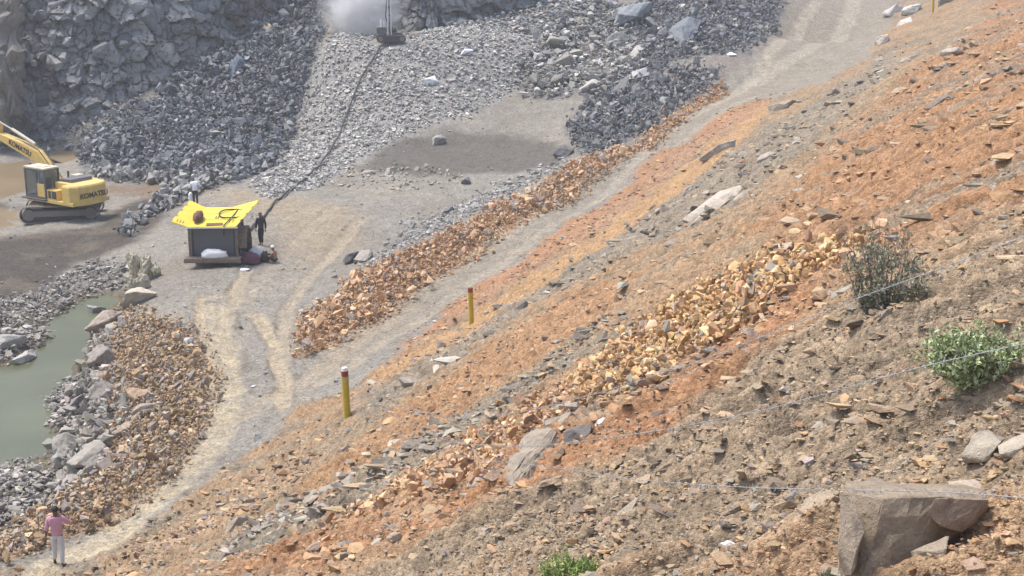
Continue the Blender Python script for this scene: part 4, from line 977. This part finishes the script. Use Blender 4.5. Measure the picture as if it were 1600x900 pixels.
# ------------------------------------------------------------------ compressor trailer with the yellow tray
g = ground(335, 416); CT = empty('compressor_trailer', (g[0], g[1], zat(g[0], g[1])), R(2)); tag(CT, 'dark framed compressor trailer carrying an open bright yellow tray', 'trailer')
fr = MB()
for x in (-1.16, 1.16):
    for y in (.05, 2.1): fr.box((x, y, 1.10), (.12, .12, 1.74))
for z in (.40, 1.92):
    fr.box((0, .05, z), (2.44, .13, .12)).box((0, 2.1, z), (2.44, .13, .12))
    for x in (-1.16, 1.16): fr.box((x, 1.08, z), (.13, 1.95, .12))
fr.build('frame', M_WOOD, CT, .015)
bp_ = MB().box((0, .22, 1.16), (2.2, .06, 1.44)).build('back_panel', M_GRYP, CT)
for x in (-1.02, 1.02): MB().box((x, .185, 1.16), (.05, .03, 1.4)).build('rib', M_DKM, bp_)
for x in (-1.08, 1.08): MB().box((x, 1.08, 1.16), (.05, 1.85, 1.44)).build('side_panel', M_GRYP, CT)
MB().box((0, -.22, .46), (2.75, .55, .07)).build('ledge', M_WOOD, CT, .01)
MB().box((0, -.50, .36), (2.8, .08, .16)).build('bumper', M_WOOD, CT, .01)
MB().box((0, 1.0, .34), (2.0, 1.9, .16)).build('chassis', M_DKM, CT)
for x in (-1.02, 1.02):
    w = MB().tube([(x-.14, 1.05, .42), (x+.14, 1.05, .42)], .42, 22).build('wheel', M_BLK, CT); MB().tube([(x-.16, 1.05, .42), (x+.16, 1.05, .42)], .2, 14).build('hub', M_GRYP, w)
a_ = np.linspace(-.2, 2.9, 10); MB().prism([(1.15+.95*math.cos(t), .55+1.25*math.sin(t)) for t in a_] + [(1.15+.88*math.cos(t), .55+1.17*math.sin(t)) for t in a_[::-1]], 1.24, 1.62, Matrix.Rotation(R(90), 4, 'Z') @ Matrix.Translation((0, -2.85, 0))).build('mudguard', M_WOOD, CT)
MB().box((1.05, -.02, .22), (.5, .3, .36)).build('tool_box', M_DKM, CT, .02)
z0, z1 = 2.03, 2.46
def sheet(l, name, th=.03):
    V = [Vector(p) for p in l]; nrm = (V[1]-V[0]).cross(V[-1]-V[0]).normalized()*th; n = len(V); m = MB()
    m.add(V + [v - nrm for v in V], [tuple(range(n)), tuple(range(2*n-1, n-1, -1))] + [(i, n+i, n+(i+1) % n, (i+1) % n) for i in range(n)]); return m.build(name, M_BRT, CT)
cpn = sheet([(-1.18,-.12,z0),(1.16,-.12,z0),(.62,2.5,z1),(-.70,2.5,z1)], 'tray_floor')
def wing(a, b, c, d, name):   # outer edge c-d notched
    a, b, c, d = map(Vector, (a, b, c, d)); out = [a, b]; nn = 4
    inw = (a-d).normalized()*.09
    for k in range(nn):
        p = c + (d-c)*(k/nn); q = c + (d-c)*((k+.72)/nn); out += [p, q, q+inw, c + (d-c)*((k+1)/nn)+inw]
    out[-1] = d
    return sheet(out, name)
wl = wing((-1.185,-.12,z0),(-.705,2.5,z1),(-1.55,2.75,z1+.32),(-2.02,.0,z0+.26), 'tray_wing')
wr = wing((.625,2.5,z1),(1.165,-.12,z0),(1.22,-.12,z0+.05),(2.0,2.75,z1+.34), 'tray_wing')
for y_ in (.8, 1.7): MB().box((0, y_, z0+(z1-z0)*(y_+.12)/2.62+.008), (1.75, .03, .012), None, (math.atan2(z1-z0, 2.62), 0, 0)).build('seam', M_YEL, cpn)
MB().box((0, -.10, 1.97), (2.55, .12, .05)).build('tray_sill', M_CAP, CT)
def on_tray(x, y): return z0 + (z1-z0)*(y+.12)/2.62 + .006
for k, (x, y, w, h) in enumerate([(.02,1.1,.05,.34),(.14,1.1,.05,.34),(.08,.98,.16,.05),(.2,1.2,.12,.05),(.95,.55,.04,.3),(.78,.55,.04,.3),(.05,.25,.55,.05)]):
    MB().box((x, y, on_tray(x, y)), (w, h, .008), None, (math.atan2(z1-z0, 2.62), 0, 0)).build('painted_mark', M_TXT, cpn)
for k in range(3):
    f = Vector((-1.45-.14*k, .33, z0+.10+.14*.31*(k+1)*.9)); MB().box(f+Vector((0,0,.035)), (.035, .45, .012), None, (math.atan2(z1-z0, 2.62), .31, 0)).build('painted_mark', M_TXT, wl)
MB().box((.1, .12, on_tray(.1, .12)+.02), (.8, .28, .03), None, (.22, 0, .1)).build('stained_board', M_BROWN, cpn)
def CTw(x, y, z): return CT.matrix_basis @ Vector((x, y, z))
def lump(name, mat, loc, dims, seed, amp=.28, n=3, parent=None, rz=0.0, ns=2.2):
    bm = bmesh.new(); bmesh.ops.create_icosphere(bm, subdivisions=n, radius=1.0); o_ = Vector((seed*7.3, seed*3.1, seed))
    for v in bm.verts:
        d = v.co.normalized(); v.co = d*(1 + amp*mnoise.fractal(d*ns+o_, 1.0, 2.0, 3) + amp*.5*abs(mnoise.noise(d*5+o_)))
        if v.co.z < -.45: v.co.z = -.45
    me = bpy.data.meshes.new(name); bm.to_mesh(me); bm.free(); o = link_me(name, me, mat, parent, None, True); o.scale = dims; o.location = loc; o.rotation_euler = (0, 0, rz)
    return o
bpy.context.view_layer.update()
o = lump('sack', M_WHITE, CTw(.05, -.2, .62), (.62, .26, .30), 3); tag(o, 'crumpled white sack on the ledge of the trailer', 'sack')
o = lump('cloth_bag', M_BROWN, CTw(-.80, .75, on_tray(-.8, .75)+.14), (.24, .52, .30), 5); tag(o, 'brown cloth bag lying on the yellow tray', 'bag')
m = MB(); loop = [CTw(.75+.62*math.cos(t), 1.45+.62*math.sin(t), on_tray(0, 1.45+.62*math.sin(t))+.06+.02*math.sin(3*t)) for t in np.linspace(0, 6.28, 40)]
m.tube(loop, .035, 7); m.tube([CTw(1.0, 2.0, on_tray(0, 2.0)+.07), CTw(.85, 1.0, on_tray(0, 1.0)+.07), CTw(.6, -.1, on_tray(0, -.1)+.06), CTw(.58, -.2, 1.6)], .03, 7)
o = m.build('hose_coil', M_HOSE, None, 0, True); tag(o, 'dark hose looped on the yellow tray', 'hose')
def on_g(u, v): g = ground(u, v); return Vector((g[0], g[1], zat(g[0], g[1])))
p = on_g(380, 404); m = MB(); m.prism([(.46*math.cos(a), .46*math.sin(a)) for a in np.linspace(0, 6.283, 25)[:-1]], -.14, .14)
o = m.build('tyre', M_BLK, None, .05); o.location = p+Vector((0, .1, .45)); o.rotation_euler = (.25, 0, .9); tag(o, 'dark tyre leaning at the right side of the trailer', 'tyre')
o = lump('cloth_bundle', M_PURP, on_g(388, 411)+Vector((0, 0, .18)), (.62, .4, .38), 8); tag(o, 'dark purple cloth bundle on the ground beside the trailer', 'bundle')
o = lump('sack', M_WHITE, on_g(398, 405)+Vector((0, .3, .22)), (.38, .35, .36), 9); tag(o, 'white sack standing behind the purple bundle', 'sack')
o = lump('white_sheet', M_WHITE, on_g(379, 420)+Vector((0, 0, .03)), (.35, .22, .06), 10); tag(o, 'flat white sheet on the ground in front of the purple bundle', 'sheet')
o = lump('dark_bag', M_DTR, on_g(413, 410)+Vector((0, .2, .2)), (.22, .25, .34), 11); tag(o, 'small dark bag between the white sack and the seated person', 'bag')

# ------------------------------------------------------------------ people
def skin(name, verts, edges, rad, mat, parent, sub=2, root=0):
    me = bpy.data.meshes.new(name); me.from_pydata([tuple(v) for v in verts], edges, []); me.update()
    o = bpy.data.objects.new(name, me); COL.objects.link(o)
    md = o.modifiers.new('s', 'SKIN'); md.use_smooth_shade = True
    for i, sv in enumerate(me.skin_vertices[0].data):
        r = rad[i]; sv.radius = (r, r) if not hasattr(r, '__len__') else r; sv.use_root = (i == root)
    sb = o.modifiers.new('b', 'SUBSURF'); sb.levels = sub; sb.render_levels = sub
    dg = bpy.context.evaluated_depsgraph_get(); dg.update()
    m2 = bpy.data.meshes.new_from_object(o.evaluated_get(dg)); m2.name = name
    bpy.data.objects.remove(o)
    return link_me(name, m2, mat, parent, None, True)
def chain(name, pts_, rads, mat, parent, sub=2):
    return skin(name, pts_, [(i, i+1) for i in range(len(pts_)-1)], rads, mat, parent, sub)
def person(label, loc, rz, J, top, bot, shoe, cat='person', sleeve=.5, hair=True, cap=None, skinm=None, bare=False):
    P_ = empty('person', loc, rz); tag(P_, label, cat); sk = skinm or M_SKIN
    V = {k: Vector(v) for k, v in J.items()}
    names = ['pelvis','waist','chest','neck','head0','head','shL','elL','wrL','shR','elR','wrR','hipL','knL','anL','toL','hipR','knR','anR','toR']
    if 'head0' not in V: V['head0'] = V['neck'] + (V['head']-V['neck'])*.45
    rad = dict(pelvis=(.12,.09), waist=(.11,.085), chest=(.125,.085), neck=.052, head0=.075, head=.088, shL=.055, elL=.043, wrL=.03, shR=.055, elR=.043, wrR=.03, hipL=.082, knL=.055, anL=.037, toL=.035, hipR=.082, knR=.055, anR=.037, toR=.035)
    ix = {n: i for i, n in enumerate(names)}
    E = [('pelvis','waist'),('waist','chest'),('chest','neck'),('neck','head0'),('head0','head'),('chest','shL'),('shL','elL'),('elL','wrL'),('chest','shR'),('shR','elR'),('elR','wrR'),
         ('pelvis','hipL'),('hipL','knL'),('knL','anL'),('anL','toL'),('pelvis','hipR'),('hipR','knR'),('knR','anR'),('anR','toR')]
    body = skin('body', [V[n] for n in names], [(ix[a], ix[b]) for a, b in E], [rad[n] for n in names], sk, P_)
    for s in 'LR':      # hands: palm and five bent fingers
        w = V['wr'+s]; d = (w-V['el'+s]).normalized(); sd = d.cross(Vector((0, 1, 0)) if abs(d.y) < .8 else Vector((1, 0, 0))).normalized()
        pv = [w, w+d*.05, w+d*.085]; vs = list(pv); es = [(0,1),(1,2)]; rd = [.026,.034,.03]
        bend = d.cross(sd)
        for f, (o_, l) in enumerate(((-.03,.06),(-.01,.07),(.011,.068),(.031,.055))):
            n = len(vs); b0 = w+d*.085+sd*o_; vs += [b0, b0+d*l*.55+bend*.008, b0+d*l*.95+bend*.03]; es += [(2,n),(n,n+1),(n+1,n+2)]; rd += [.010,.009,.008]
        n = len(vs); b0 = w+d*.035+sd*.038; vs += [b0, b0+d*.035+sd*.022]; es += [(1,n),(n,n+1)]; rd += [.012,.010]
        skin('hand', vs, es, rd, sk, P_, 1)
    if not bare:
        tv = [V['pelvis']-Vector((0,0,.06)), V['pelvis']+Vector((0,0,.03)), V['waist'], V['chest'], V['chest']+(V['neck']-V['chest'])*.72]; te = [(0,1),(1,2),(2,3),(3,4)]; tr = [(.172,.135),(.165,.125),(.155,.122),(.178,.135),(.125,.105)]
        for s in 'LR':
            n = len(tv); a, b, c = V['sh'+s], V['el'+s], V['wr'+s]; end = b+(c-b)*(sleeve-.5)*2 if sleeve > .5 else a+(b-a)*sleeve*2
            if sleeve > .55: tv += [a, b, end]; te += [(3,n),(n,n+1),(n+1,n+2)]; tr += [.082,.062,.055]
            else: tv += [a, end]; te += [(3,n),(n,n+1)]; tr += [.082,.068]
        skin('shirt', tv, te, tr, top, P_)
    lv = [V['waist']*.5+V['pelvis']*.5, V['pelvis']]; le = [(0,1)]; lr = [(.148,.112),(.150,.118)]
    for s in 'LR':
        n = len(lv); lv += [V['hip'+s], V['kn'+s], V['an'+s]+(V['kn'+s]-V['an'+s])*.06]; le += [(1,n),(n,n+1),(n+1,n+2)]; lr += [.105,.078,.066]
        chain('shoe', [V['an'+s]-Vector((0,0,.03)), V['an'+s]-Vector((0,0,.055))+(V['to'+s]-V['an'+s])*.4, V['to'+s]], [.045,.048,.04], shoe, P_, 1)
    skin('trousers', lv, le, lr, bot, P_)
    hd = (V['head']+V['head0'])/2; up = (V['head']-V['neck']).normalized()
    fw = V.get('face', Vector((0, 1, 0))) - Vector((0,0,0)); fw = fw.normalized(); sdv = fw.cross(up).normalized()
    bm = bmesh.new(); bmesh.ops.create_uvsphere(bm, u_segments=14, v_segments=9, radius=1.0)
    dead = [v for v in bm.verts if v.co.z < -.35 or (v.co.y > .45 and v.co.z < .35)]; bmesh.ops.delete(bm, geom=dead, context='VERTS')
    me = bpy.data.meshes.new('hair'); bm.to_mesh(me); bm.free()
    h = link_me('cap' if cap else 'hair', me, cap or M_HAIR, P_, None, True); h.matrix_local = Matrix.Translation(V['head']+up*.005) @ Matrix((sdv, fw, up)).transposed().to_4x4() @ Matrix.Diagonal((.102,.112,.112,1))
    fm = MB(); c = V['head']-up*.03
    fm.box(c+fw*.10-up*.015, (.025,.03,.04)); fm.build('nose', sk, P_, .006)
    for s in (-1, 1):
        MB().box(c+sdv*s*.092, (.018,.04,.055)).build('ear', sk, P_, .006); MB().box(c+fw*.084+sdv*s*.034+up*.018, (.022,.012,.012)).build('eye', M_HAIR, P_)
    MB().box(c+fw*.085-up*.05, (.045,.01,.012)).build('mouth', M_BROWN, P_)
    return P_
STAND = dict(pelvis=(0,0,.95), waist=(0,.0,1.12), chest=(0,-.01,1.33), neck=(0,0,1.48), head=(0,.02,1.64), shL=(-.19,0,1.40), elL=(-.25,-.03,1.12), wrL=(-.26,.05,.87), shR=(.19,0,1.40), elR=(.25,-.03,1.12), wrR=(.26,.05,.87),
             hipL=(-.09,0,.90), knL=(-.10,.03,.50), anL=(-.10,0,.085), toL=(-.12,.16,.03), hipR=(.09,0,.90), knR=(.10,.03,.50), anR=(.10,0,.085), toR=(.12,.16,.03))
def pose(**k): d = dict(STAND); d.update(k); return d
pk = person('person in a pink shirt and pale trousers walking away on the track', on_g(93, 879), R(8), pose(elR=(.36,.08,1.20), wrR=(.17,.10,1.50), knL=(-.11,.10,.52), anL=(-.15,.16,.10), toL=(-.18,.30,.04), knR=(.10,-.03,.50), anR=(.10,-.14,.10), toR=(.20,-.02,.04), wrL=(-.30,.02,.86)), M_PINK, M_PALE, M_SHOE, sleeve=.62)
ph = MB().box((0,0,0), (.015,.075,.15)).build('mobile_phone', M_BLK, None, .005); ph.matrix_world = pk.matrix_basis @ Matrix.Translation((.135,.12,1.60)) @ Euler((.2,.1,0)).to_matrix().to_4x4(); tag(ph, 'dark mobile phone held to the ear by the walking person', 'phone')
person('person in charcoal clothes standing right of the yellow tray', on_g(409, 383), R(170), pose(anL=(-.05,.05,.085), toL=(-.08,.20,.03), knL=(-.06,.05,.50), anR=(.06,0,.085), elR=(.27,-.02,1.10)), M_CHAR, M_CHAR, M_SHOE, sleeve=.95)
person('person in a white shirt and dark trousers standing behind the yellow tray', on_g(306, 321), R(20), pose(chest=(-.02,.12,1.31), neck=(-.03,.2,1.44), head=(-.04,.30,1.56), shL=(-.21,.1,1.36), shR=(.17,.1,1.38), elL=(-.30,.15,1.10), wrL=(-.33,.28,.88), elR=(.36,.10,1.14), wrR=(.40,.25,.95), face=(0,1,-.4)), M_WHITE, M_DTR, M_SHOE, sleeve=.6)
o = lump('white_bag', M_WHITE, on_g(298, 320)+Vector((0, .1, .45)), (.14,.12,.34), 12); tag(o, 'white bag hanging from the hand of the person in the white shirt', 'bag')
M_SK2 = plain('sunburnt_skin', (.30,.17,.11), .6, 0, .08)
person('bare chested person with a white cap sitting on the ground by the trailer', on_g(431, 409), R(75), dict(pelvis=(0,0,.14), waist=(0,.03,.30), chest=(0,.06,.50), neck=(0,.10,.64), head=(0,.15,.80), shL=(-.19,.06,.57), elL=(-.25,.22,.36), wrL=(-.16,.42,.42), shR=(.19,.06,.57), elR=(.25,.22,.36), wrR=(.16,.42,.42),
       hipL=(-.10,.03,.14), knL=(-.17,.40,.42), anL=(-.14,.60,.08), toL=(-.14,.74,.04), hipR=(.10,.03,.14), knR=(.17,.40,.42), anR=(.14,.60,.08), toR=(.14,.74,.04), face=(0,1,-.3)), M_WHITE, M_DTR, M_SHOE, cap=M_WHITE, skinm=M_SK2, bare=True)

# ------------------------------------------------------------------ drill rig and its air hose
p = on_g(611, 66); DR = empty('drill_rig', p, R(8)); tag(DR, 'small tracked rock drill with an upright mast at the top of the ramp', 'drill rig')
for y in (-.62, .62):
    t = MB().prism(ring(2.3, .27, 8), y-.17, y+.17).build('track', M_DKM, DR, .01)
    for x in (-.85, .85): MB().tube([(x, y-.19, .28), (x, y+.19, .28)], .19, 14).build('track_wheel', M_TRK, t)
MB().box((0, 0, .45), (1.5, 1.1, .2)).box((.35, 0, .62), (.9, .7, .25)).build('chassis', M_GRYP, DR, .02)
MB().box((-.75, -.1, .92), (.75, .9, .55)).build('engine_box', M_GRYP, DR, .04)
MB().box((.2, .1, .82), (.5, .5, .3)).tube([(.1,-.3,.7),(.1,-.3,1.2)], .05).tube([(.3,-.3,.7),(.32,-.35,1.15)], .04).build('control_stand', M_DKM, DR)
MB().tube([(-.75,-.1,1.2),(-.75,-.1,1.75)], .09, 10).tube([(-.5,.2,1.2),(-.5,.2,1.6)], .07, 10).build('dust_collector', M_CAP, DR)
mast = empty('mast', (-.12, -.35, .55)); mast.parent = DR
MB().box((-.13, 0, 2.4), (.09, .12, 4.9)).box((.13, 0, 2.4), (.09, .12, 4.9)).build('rail', M_CAP, mast)
for z in np.linspace(.3, 4.7, 8): MB().box((0, 0, z), (.2, .08, .06)).build('cross_bar', M_GRYP, mast)
MB().tube([(0, -.14, -.4), (0, -.14, 4.2)], .035, 8).build('drill_rod', M_DKM, mast)
MB().box((0, -.12, 3.1), (.26, .22, .6)).build('drill_head', M_DKM, mast, .02)
MB().tube([(-.1,-.3,.8),(-.4,-.3,2.0),(-.28,-.32,3.4)], .04).build('feed_hose', M_HOSE, DR)
hp = [(604,64),(598,74),(581,100),(563,130),(549,165),(536,200),(516,240),(496,268),(462,295),(432,315),(416,335),(397,355),(381,372)]
hw = [on_g(u, v)+Vector((0, 0, .25)) for u, v in hp]; hw[0].z += .7
hh = []
for i in range(len(hw)-1):
    for k in range(6):
        a = hw[max(i-1, 0)]; b = hw[i]; c = hw[i+1]; d = hw[min(i+2, len(hw)-1)]; t = k/6
        q = .5*((2*b) + (c-a)*t + (2*a-5*b+4*c-d)*t*t + (3*b-a-3*c+d)*t**3); gz_ = zat(q.x, q.y)+(.26 if q.y > 88 else .1)
        if i > 0: q.z = gz_ + .04*math.sin(i*3+k)
        hh.append(q)
hh.append(CTw(1.2, 1.2, 1.1))
o = MB().tube(hh, .065, 8).build('air_hose', M_HOSE, None, 0, True); tag(o, 'long dark air hose running from the drill rig down to the trailer', 'hose')

# ------------------------------------------------------------------ fence
FP = []
for lb, u, v, vt, dia, cap in (('yellow fence post with red top band and white cap, nearest', 543, 650, 567, .21, True), ('yellow fence post with red top, second along the slope', 737, 506, 440, .19, False), ('yellow fence post at the top edge beside the far boulders', 1457, 24, -30, .2, False)):
    b = on_g(u, v); h = (v-vt)*depth_of(np.array(b))/F/.968
    r_ = empty('fence_post', b - Vector((0,0,.1))); tag(r_, lb, 'post', 'yellow fence posts')
    MB().tube([(0,0,0),(0,0,h*.5),(0,0,h*.90)], dia/2, 14).build('shaft', M_POST, r_, 0)
    MB().tube([(0,0,h*.90),(0,0,h*1.0)], dia/2+.003, 14).build('top_band', M_RED, r_)
    if cap: MB().tube([(0,0,h*1.0),(0,0,h*1.06)], [dia/2-.005, dia/2-.02], 14).build('cap', M_CAP, r_)
    r_.rotation_euler = (0, R(-1.5), 0); FP.append((b, h))
MB().tube([FP[0][0]+Vector((.115*math.cos(t), .115*math.sin(t), FP[0][1]*(.85-.06*t/6.28))) for t in np.linspace(0, 12.5, 40)], .008, 5).build('wire_wrap', M_WIRE, None)
wrp = bpy.data.objects['wire_wrap']; tag(wrp, 'loose wire wound round the nearest yellow post', 'wire')
def tw(u): return 3.586/((u-800)/F + .208)
STR = [('topmost barbed wire strand crossing in front of the dead shrub', [(546,588),(600,622),(690,650),(784,648),(905,622),(1080,568),(1250,502),(1330,470),(1440,430),(1600,370),(1760,310)]),
       ('middle barbed wire strand crossing in front of the green bush', [(546,606),(600,640),(690,685),(800,697),(880,692),(1000,677),(1150,650),(1250,626),(1430,576),(1600,537),(1760,500)]),
       ('lowest barbed wire strand crossing the foreground boulder', [(546,632),(600,668),(700,708),(830,726),(900,735),(980,748),(1140,760),(1300,765),(1480,769),(1600,778),(1760,790)])]
for k, (lb, l) in enumerate(STR):
    cpz = [Vector(at_t(u, v, tw(u))) for u, v in l]; pp = []
    for i in range(len(cpz)-1):
        for j in range(8):
            a = cpz[max(i-1, 0)]; b = cpz[i]; c = cpz[i+1]; d = cpz[min(i+2, len(cpz)-1)]; t = j/8
            pp.append(.5*((2*b) + (c-a)*t + (2*a-5*b+4*c-d)*t*t + (3*b-a-3*c+d)*t**3))
    pp = [p if p.z > zat(p.x, p.y)+.04 else Vector((p.x, p.y, zat(p.x, p.y)+.04)) for p in pp]
    st_ = MB().tube(pp, .0022, 5).build('barbed_wire', M_WIRE, None); tag(st_, lb, 'wire', 'barbed wire strands')
    br_ = MB(); acc = 0.0; rsb = random.Random(k)
    for i in range(len(pp)-1):
        a, b = pp[i], pp[i+1]; l_ = (b-a).length
        while acc < l_:
            p = a+(b-a)*(acc/l_); dd = (b-a).normalized()
            for q in range(2):
                v_ = Vector((rsb.uniform(-1,1), rsb.uniform(-1,1), rsb.uniform(-1,1))); v_ = (v_-dd*v_.dot(dd)).normalized()*.026
                br_.tube([p-v_, p+v_], .0015, 3)
            br_.tube([p-dd*.010, p+dd*.008], .0042, 4)
            acc += .105
        acc -= l_
    br_.build('barbs', M_WIRE, st_)['kind'] = 'stuff'
for k, f in enumerate((.35, .8)):
    a = FP[0][0]+Vector((0,0,FP[0][1]*f)); b = FP[1][0]+Vector((0,0,FP[1][1]*f)); pp = [a+(b-a)*t - Vector((0,0,.25*math.sin(t*math.pi))) for t in np.linspace(0, 1, 24)]
    o = MB().tube(pp, .004, 4).build('fence_wire', M_WIRE, None); tag(o, ('lower' if k == 0 else 'upper')+' wire between the two nearer yellow posts', 'wire')

# ------------------------------------------------------------------ plants and litter
def leaf_mat(name, col, var=.35):
    m, nt, b = newmat(name); L = nt.links.new; at = N(nt, 'ShaderNodeAttribute', attribute_name='Col')
    L(mixc(nt, 1.0, at.outputs['Color'], tuple(col), 'MULTIPLY'), b.inputs['Base Color']); b.inputs['Roughness'].default_value = .6
    b.inputs['Subsurface Weight'].default_value = 0.0
    return m
M_LEAF = leaf_mat('green_leaves', (1,1,1)); M_TWIG = plain('twig_bark', (.19,.155,.12), .9, 0, .3, 20)
def leaves(name, C_, D_, size, cols, parent, rs, narrow=.45):
    n = len(C_); up = D_/np.linalg.norm(D_, axis=1)[:, None]; r0 = rs.normal(size=(n, 3)); sd = np.cross(up, r0); sd /= np.linalg.norm(sd, axis=1)[:, None]; nn = np.cross(sd, up)
    s = (size*rs.uniform(.6, 1.3, n))[:, None]
    V = np.stack([C_, C_+up*s*.5+sd*s*narrow*.5+nn*s*.08, C_+up*s+nn*s*-.1, C_+up*s*.5-sd*s*narrow*.5+nn*s*.08, C_+up*s*.5], 1)
    base_ = np.arange(n)[:, None]*5; T = np.concatenate([base_+np.array([[0,1,4]]), base_+np.array([[1,2,4]]), base_+np.array([[2,3,4]]), base_+np.array([[3,0,4]])])
    cs = np.array(cols)[rs.randint(len(cols), size=n)]*np.exp(rs.normal(0, .18, (n, 1)))
    o = link_me(name, fast_mesh(name, V.reshape(-1, 3), T), M_LEAF, parent, np.repeat(cs, 5, 0)); return o
def shrub(label, u, v, w_px, h_px, seed, nstem, nleaf, lsize, cols, narrow=.45, dead=False, lean=(0,0)):
    p = on_g(u, v); t = depth_of(np.array(p)); w = w_px*t/F; h = h_px*t/F; rs = np.random.RandomState(seed)
    r_ = empty('dead_shrub' if dead else 'bush', p-Vector((0,0,.03))); tag(r_, label, 'shrub' if dead else 'bush')
    sm = MB(); tips = []; segs = []
    for k in range(nstem):
        a = rs.uniform(0, 6.28); rr = math.sqrt(rs.rand()); ex = Vector((math.cos(a)*rr*w/2*.9+lean[0]*w, math.sin(a)*rr*w*.35+lean[1]*w, h*(1-.45*rr*rr)*rs.uniform(.65, 1.05)))
        # slope-following foot
        st0 = Vector((ex.x*.25, ex.y*.25, 0)); mid = st0*.4+ex*.6+Vector(rs.normal(0, .04*w, 3)); mid.z = ex.z*.5
        pl_ = [st0, mid, ex]; sm.tube(pl_, [.007,.005,.002] if dead else [.006,.004,.002], 4); segs += [(st0, mid), (mid, ex)]
        for q in range(5 if dead else 3):
            f = rs.uniform(.3, .95); b0 = mid+(ex-mid)*f if f > .5 else st0+(mid-st0)*f*1.5; e0 = b0+Vector(rs.normal(0, 1, 3)*np.array([w*.13, w*.13, h*.10]))+Vector((0,0,h*.1)); sm.tube([b0, e0], [.0035,.0012], 3); segs.append((b0, e0))
    sm.build('stems', M_TWIG, r_)
    i = rs.randint(len(segs), size=nleaf); f = rs.rand(nleaf)
    if dead: f = f*.8
    A_ = np.array([s[0][:] for s in segs])[i]; B_ = np.array([s[1][:] for s in segs])[i]; C_ = A_+(B_-A_)*f[:, None]+rs.normal(0, .02*w, (nleaf, 3))
    if dead: keep = rs.rand(nleaf) < np.clip(1.25-C_[:, 2]/h*1.6, .12, 1); C_ = C_[keep]
    C_ = C_[C_[:, 2] > -.05]
    D_ = rs.normal(0, .7, C_.shape)+np.array([0, 0, .8]); leaves('foliage', C_, D_, lsize, cols, r_, rs, narrow)
    return r_
shrub('leafy low green bush on the right hand slope below the dead shrub', 1524, 606, 165, 92, 5, 80, 5200, .048, [(.28,.36,.14),(.35,.43,.18),(.20,.27,.10),(.44,.50,.27),(.40,.42,.27)], .5)
shrub('bright green tufted bush at the bottom edge of the slope', 896, 910, 115, 66, 6, 80, 4600, .055, [(.24,.34,.08),(.32,.43,.11),(.17,.25,.06),(.40,.46,.17)], .22)
shrub('dead grey shrub with bare upright twigs on the rust slope', 1378, 496, 145, 180, 7, 46, 7500, .055, [(.26,.25,.18),(.32,.30,.23),(.18,.18,.13),(.24,.28,.12),(.38,.35,.27)], .4, True)
shrub('small dry tuft at the bottom edge left of the foreground boulder', 1296, 900, 46, 34, 8, 30, 500, .035, [(.20,.20,.12),(.14,.17,.08)], .2)
for lb, u, v, wpx, hpx, nm, s in (('white plastic bag on the foreground gravel', 1140, 853, 30, 24, 'plastic_bag', 31), ('crumpled white packet beside the brown block in the rust stones', 944, 664, 26, 22, 'packet', 32), ('white litter caught in the middle of the embankment stones', 206, 696, 16, 14, 'litter', 33), ('small white scrap low on the embankment', 201, 746, 9, 9, 'litter', 34)):
    p = on_g(u, v); t = depth_of(np.array(p)); o = lump(nm, M_WHITE, p+Vector((0,0,hpx*t/F*.3)), (wpx*t/F/2, wpx*t/F/2.6, hpx*t/F/2), s, .6, 3, None, s, 1.8); tag(o, lb, 'litter' if nm == 'litter' else nm.replace('_', ' '))
    o.data.polygons.foreach_set('use_smooth', [False]*len(o.data.polygons))

# ------------------------------------------------------------------ dust by the drill, haze over the pit
def vol(name, density, col, label, noise_=None):
    m = bpy.data.materials.new(name); m.use_nodes = True; nt = m.node_tree; nt.nodes.clear(); L = nt.links.new
    o = nt.nodes.new('ShaderNodeOutputMaterial'); v = nt.nodes.new('ShaderNodeVolumePrincipled'); v.inputs['Color'].default_value = (*col, 1); v.inputs['Density'].default_value = density; v.inputs['Anisotropy'].default_value = .2
    L(v.outputs[0], o.inputs['Volume'])
    if noise_:
        tc = N(nt, 'ShaderNodeTexCoord'); n = N(nt, 'ShaderNodeTexNoise', Scale=noise_, Detail=4.0, Roughness=.6); L(tc.outputs['Object'], n.inputs['Vector'])
        ln = nt.nodes.new('ShaderNodeVectorMath'); ln.operation = 'LENGTH'; L(tc.outputs['Object'], ln.inputs[0])
        fo = ramp(nt, ln.outputs['Value'], .0, .95, 1.0, 0.0); f = math_n(nt, 'MULTIPLY', math_n(nt, 'MULTIPLY', fo, fo), ramp(nt, n.outputs[0], .42, .62, 0, 1)); L(math_n(nt, 'MULTIPLY', f, density), v.inputs['Density'])
    return m
bm = bmesh.new(); bmesh.ops.create_icosphere(bm, subdivisions=3, radius=1.0); me = bpy.data.meshes.new('dust_cloud'); bm.to_mesh(me); bm.free()
dc = link_me('dust_cloud', me, vol('drill_dust', 3.0, (.95,.95,.95), '', 1.6)); q = at_y(562, 2, 117.0); dc.location = tuple(q); dc.scale = (4.6, 3.6, 5.0); dc['kind'] = 'stuff'; dc['label'] = 'white drilling dust drifting left of the drill rig'
hz = MB().box((0, 60, 8.5), (340, 340, 26)).build('haze', vol('pale_haze', .0006, (.93,.96,1.0), '')); hz['kind'] = 'stuff'; hz['label'] = 'thin pale haze over the pit'
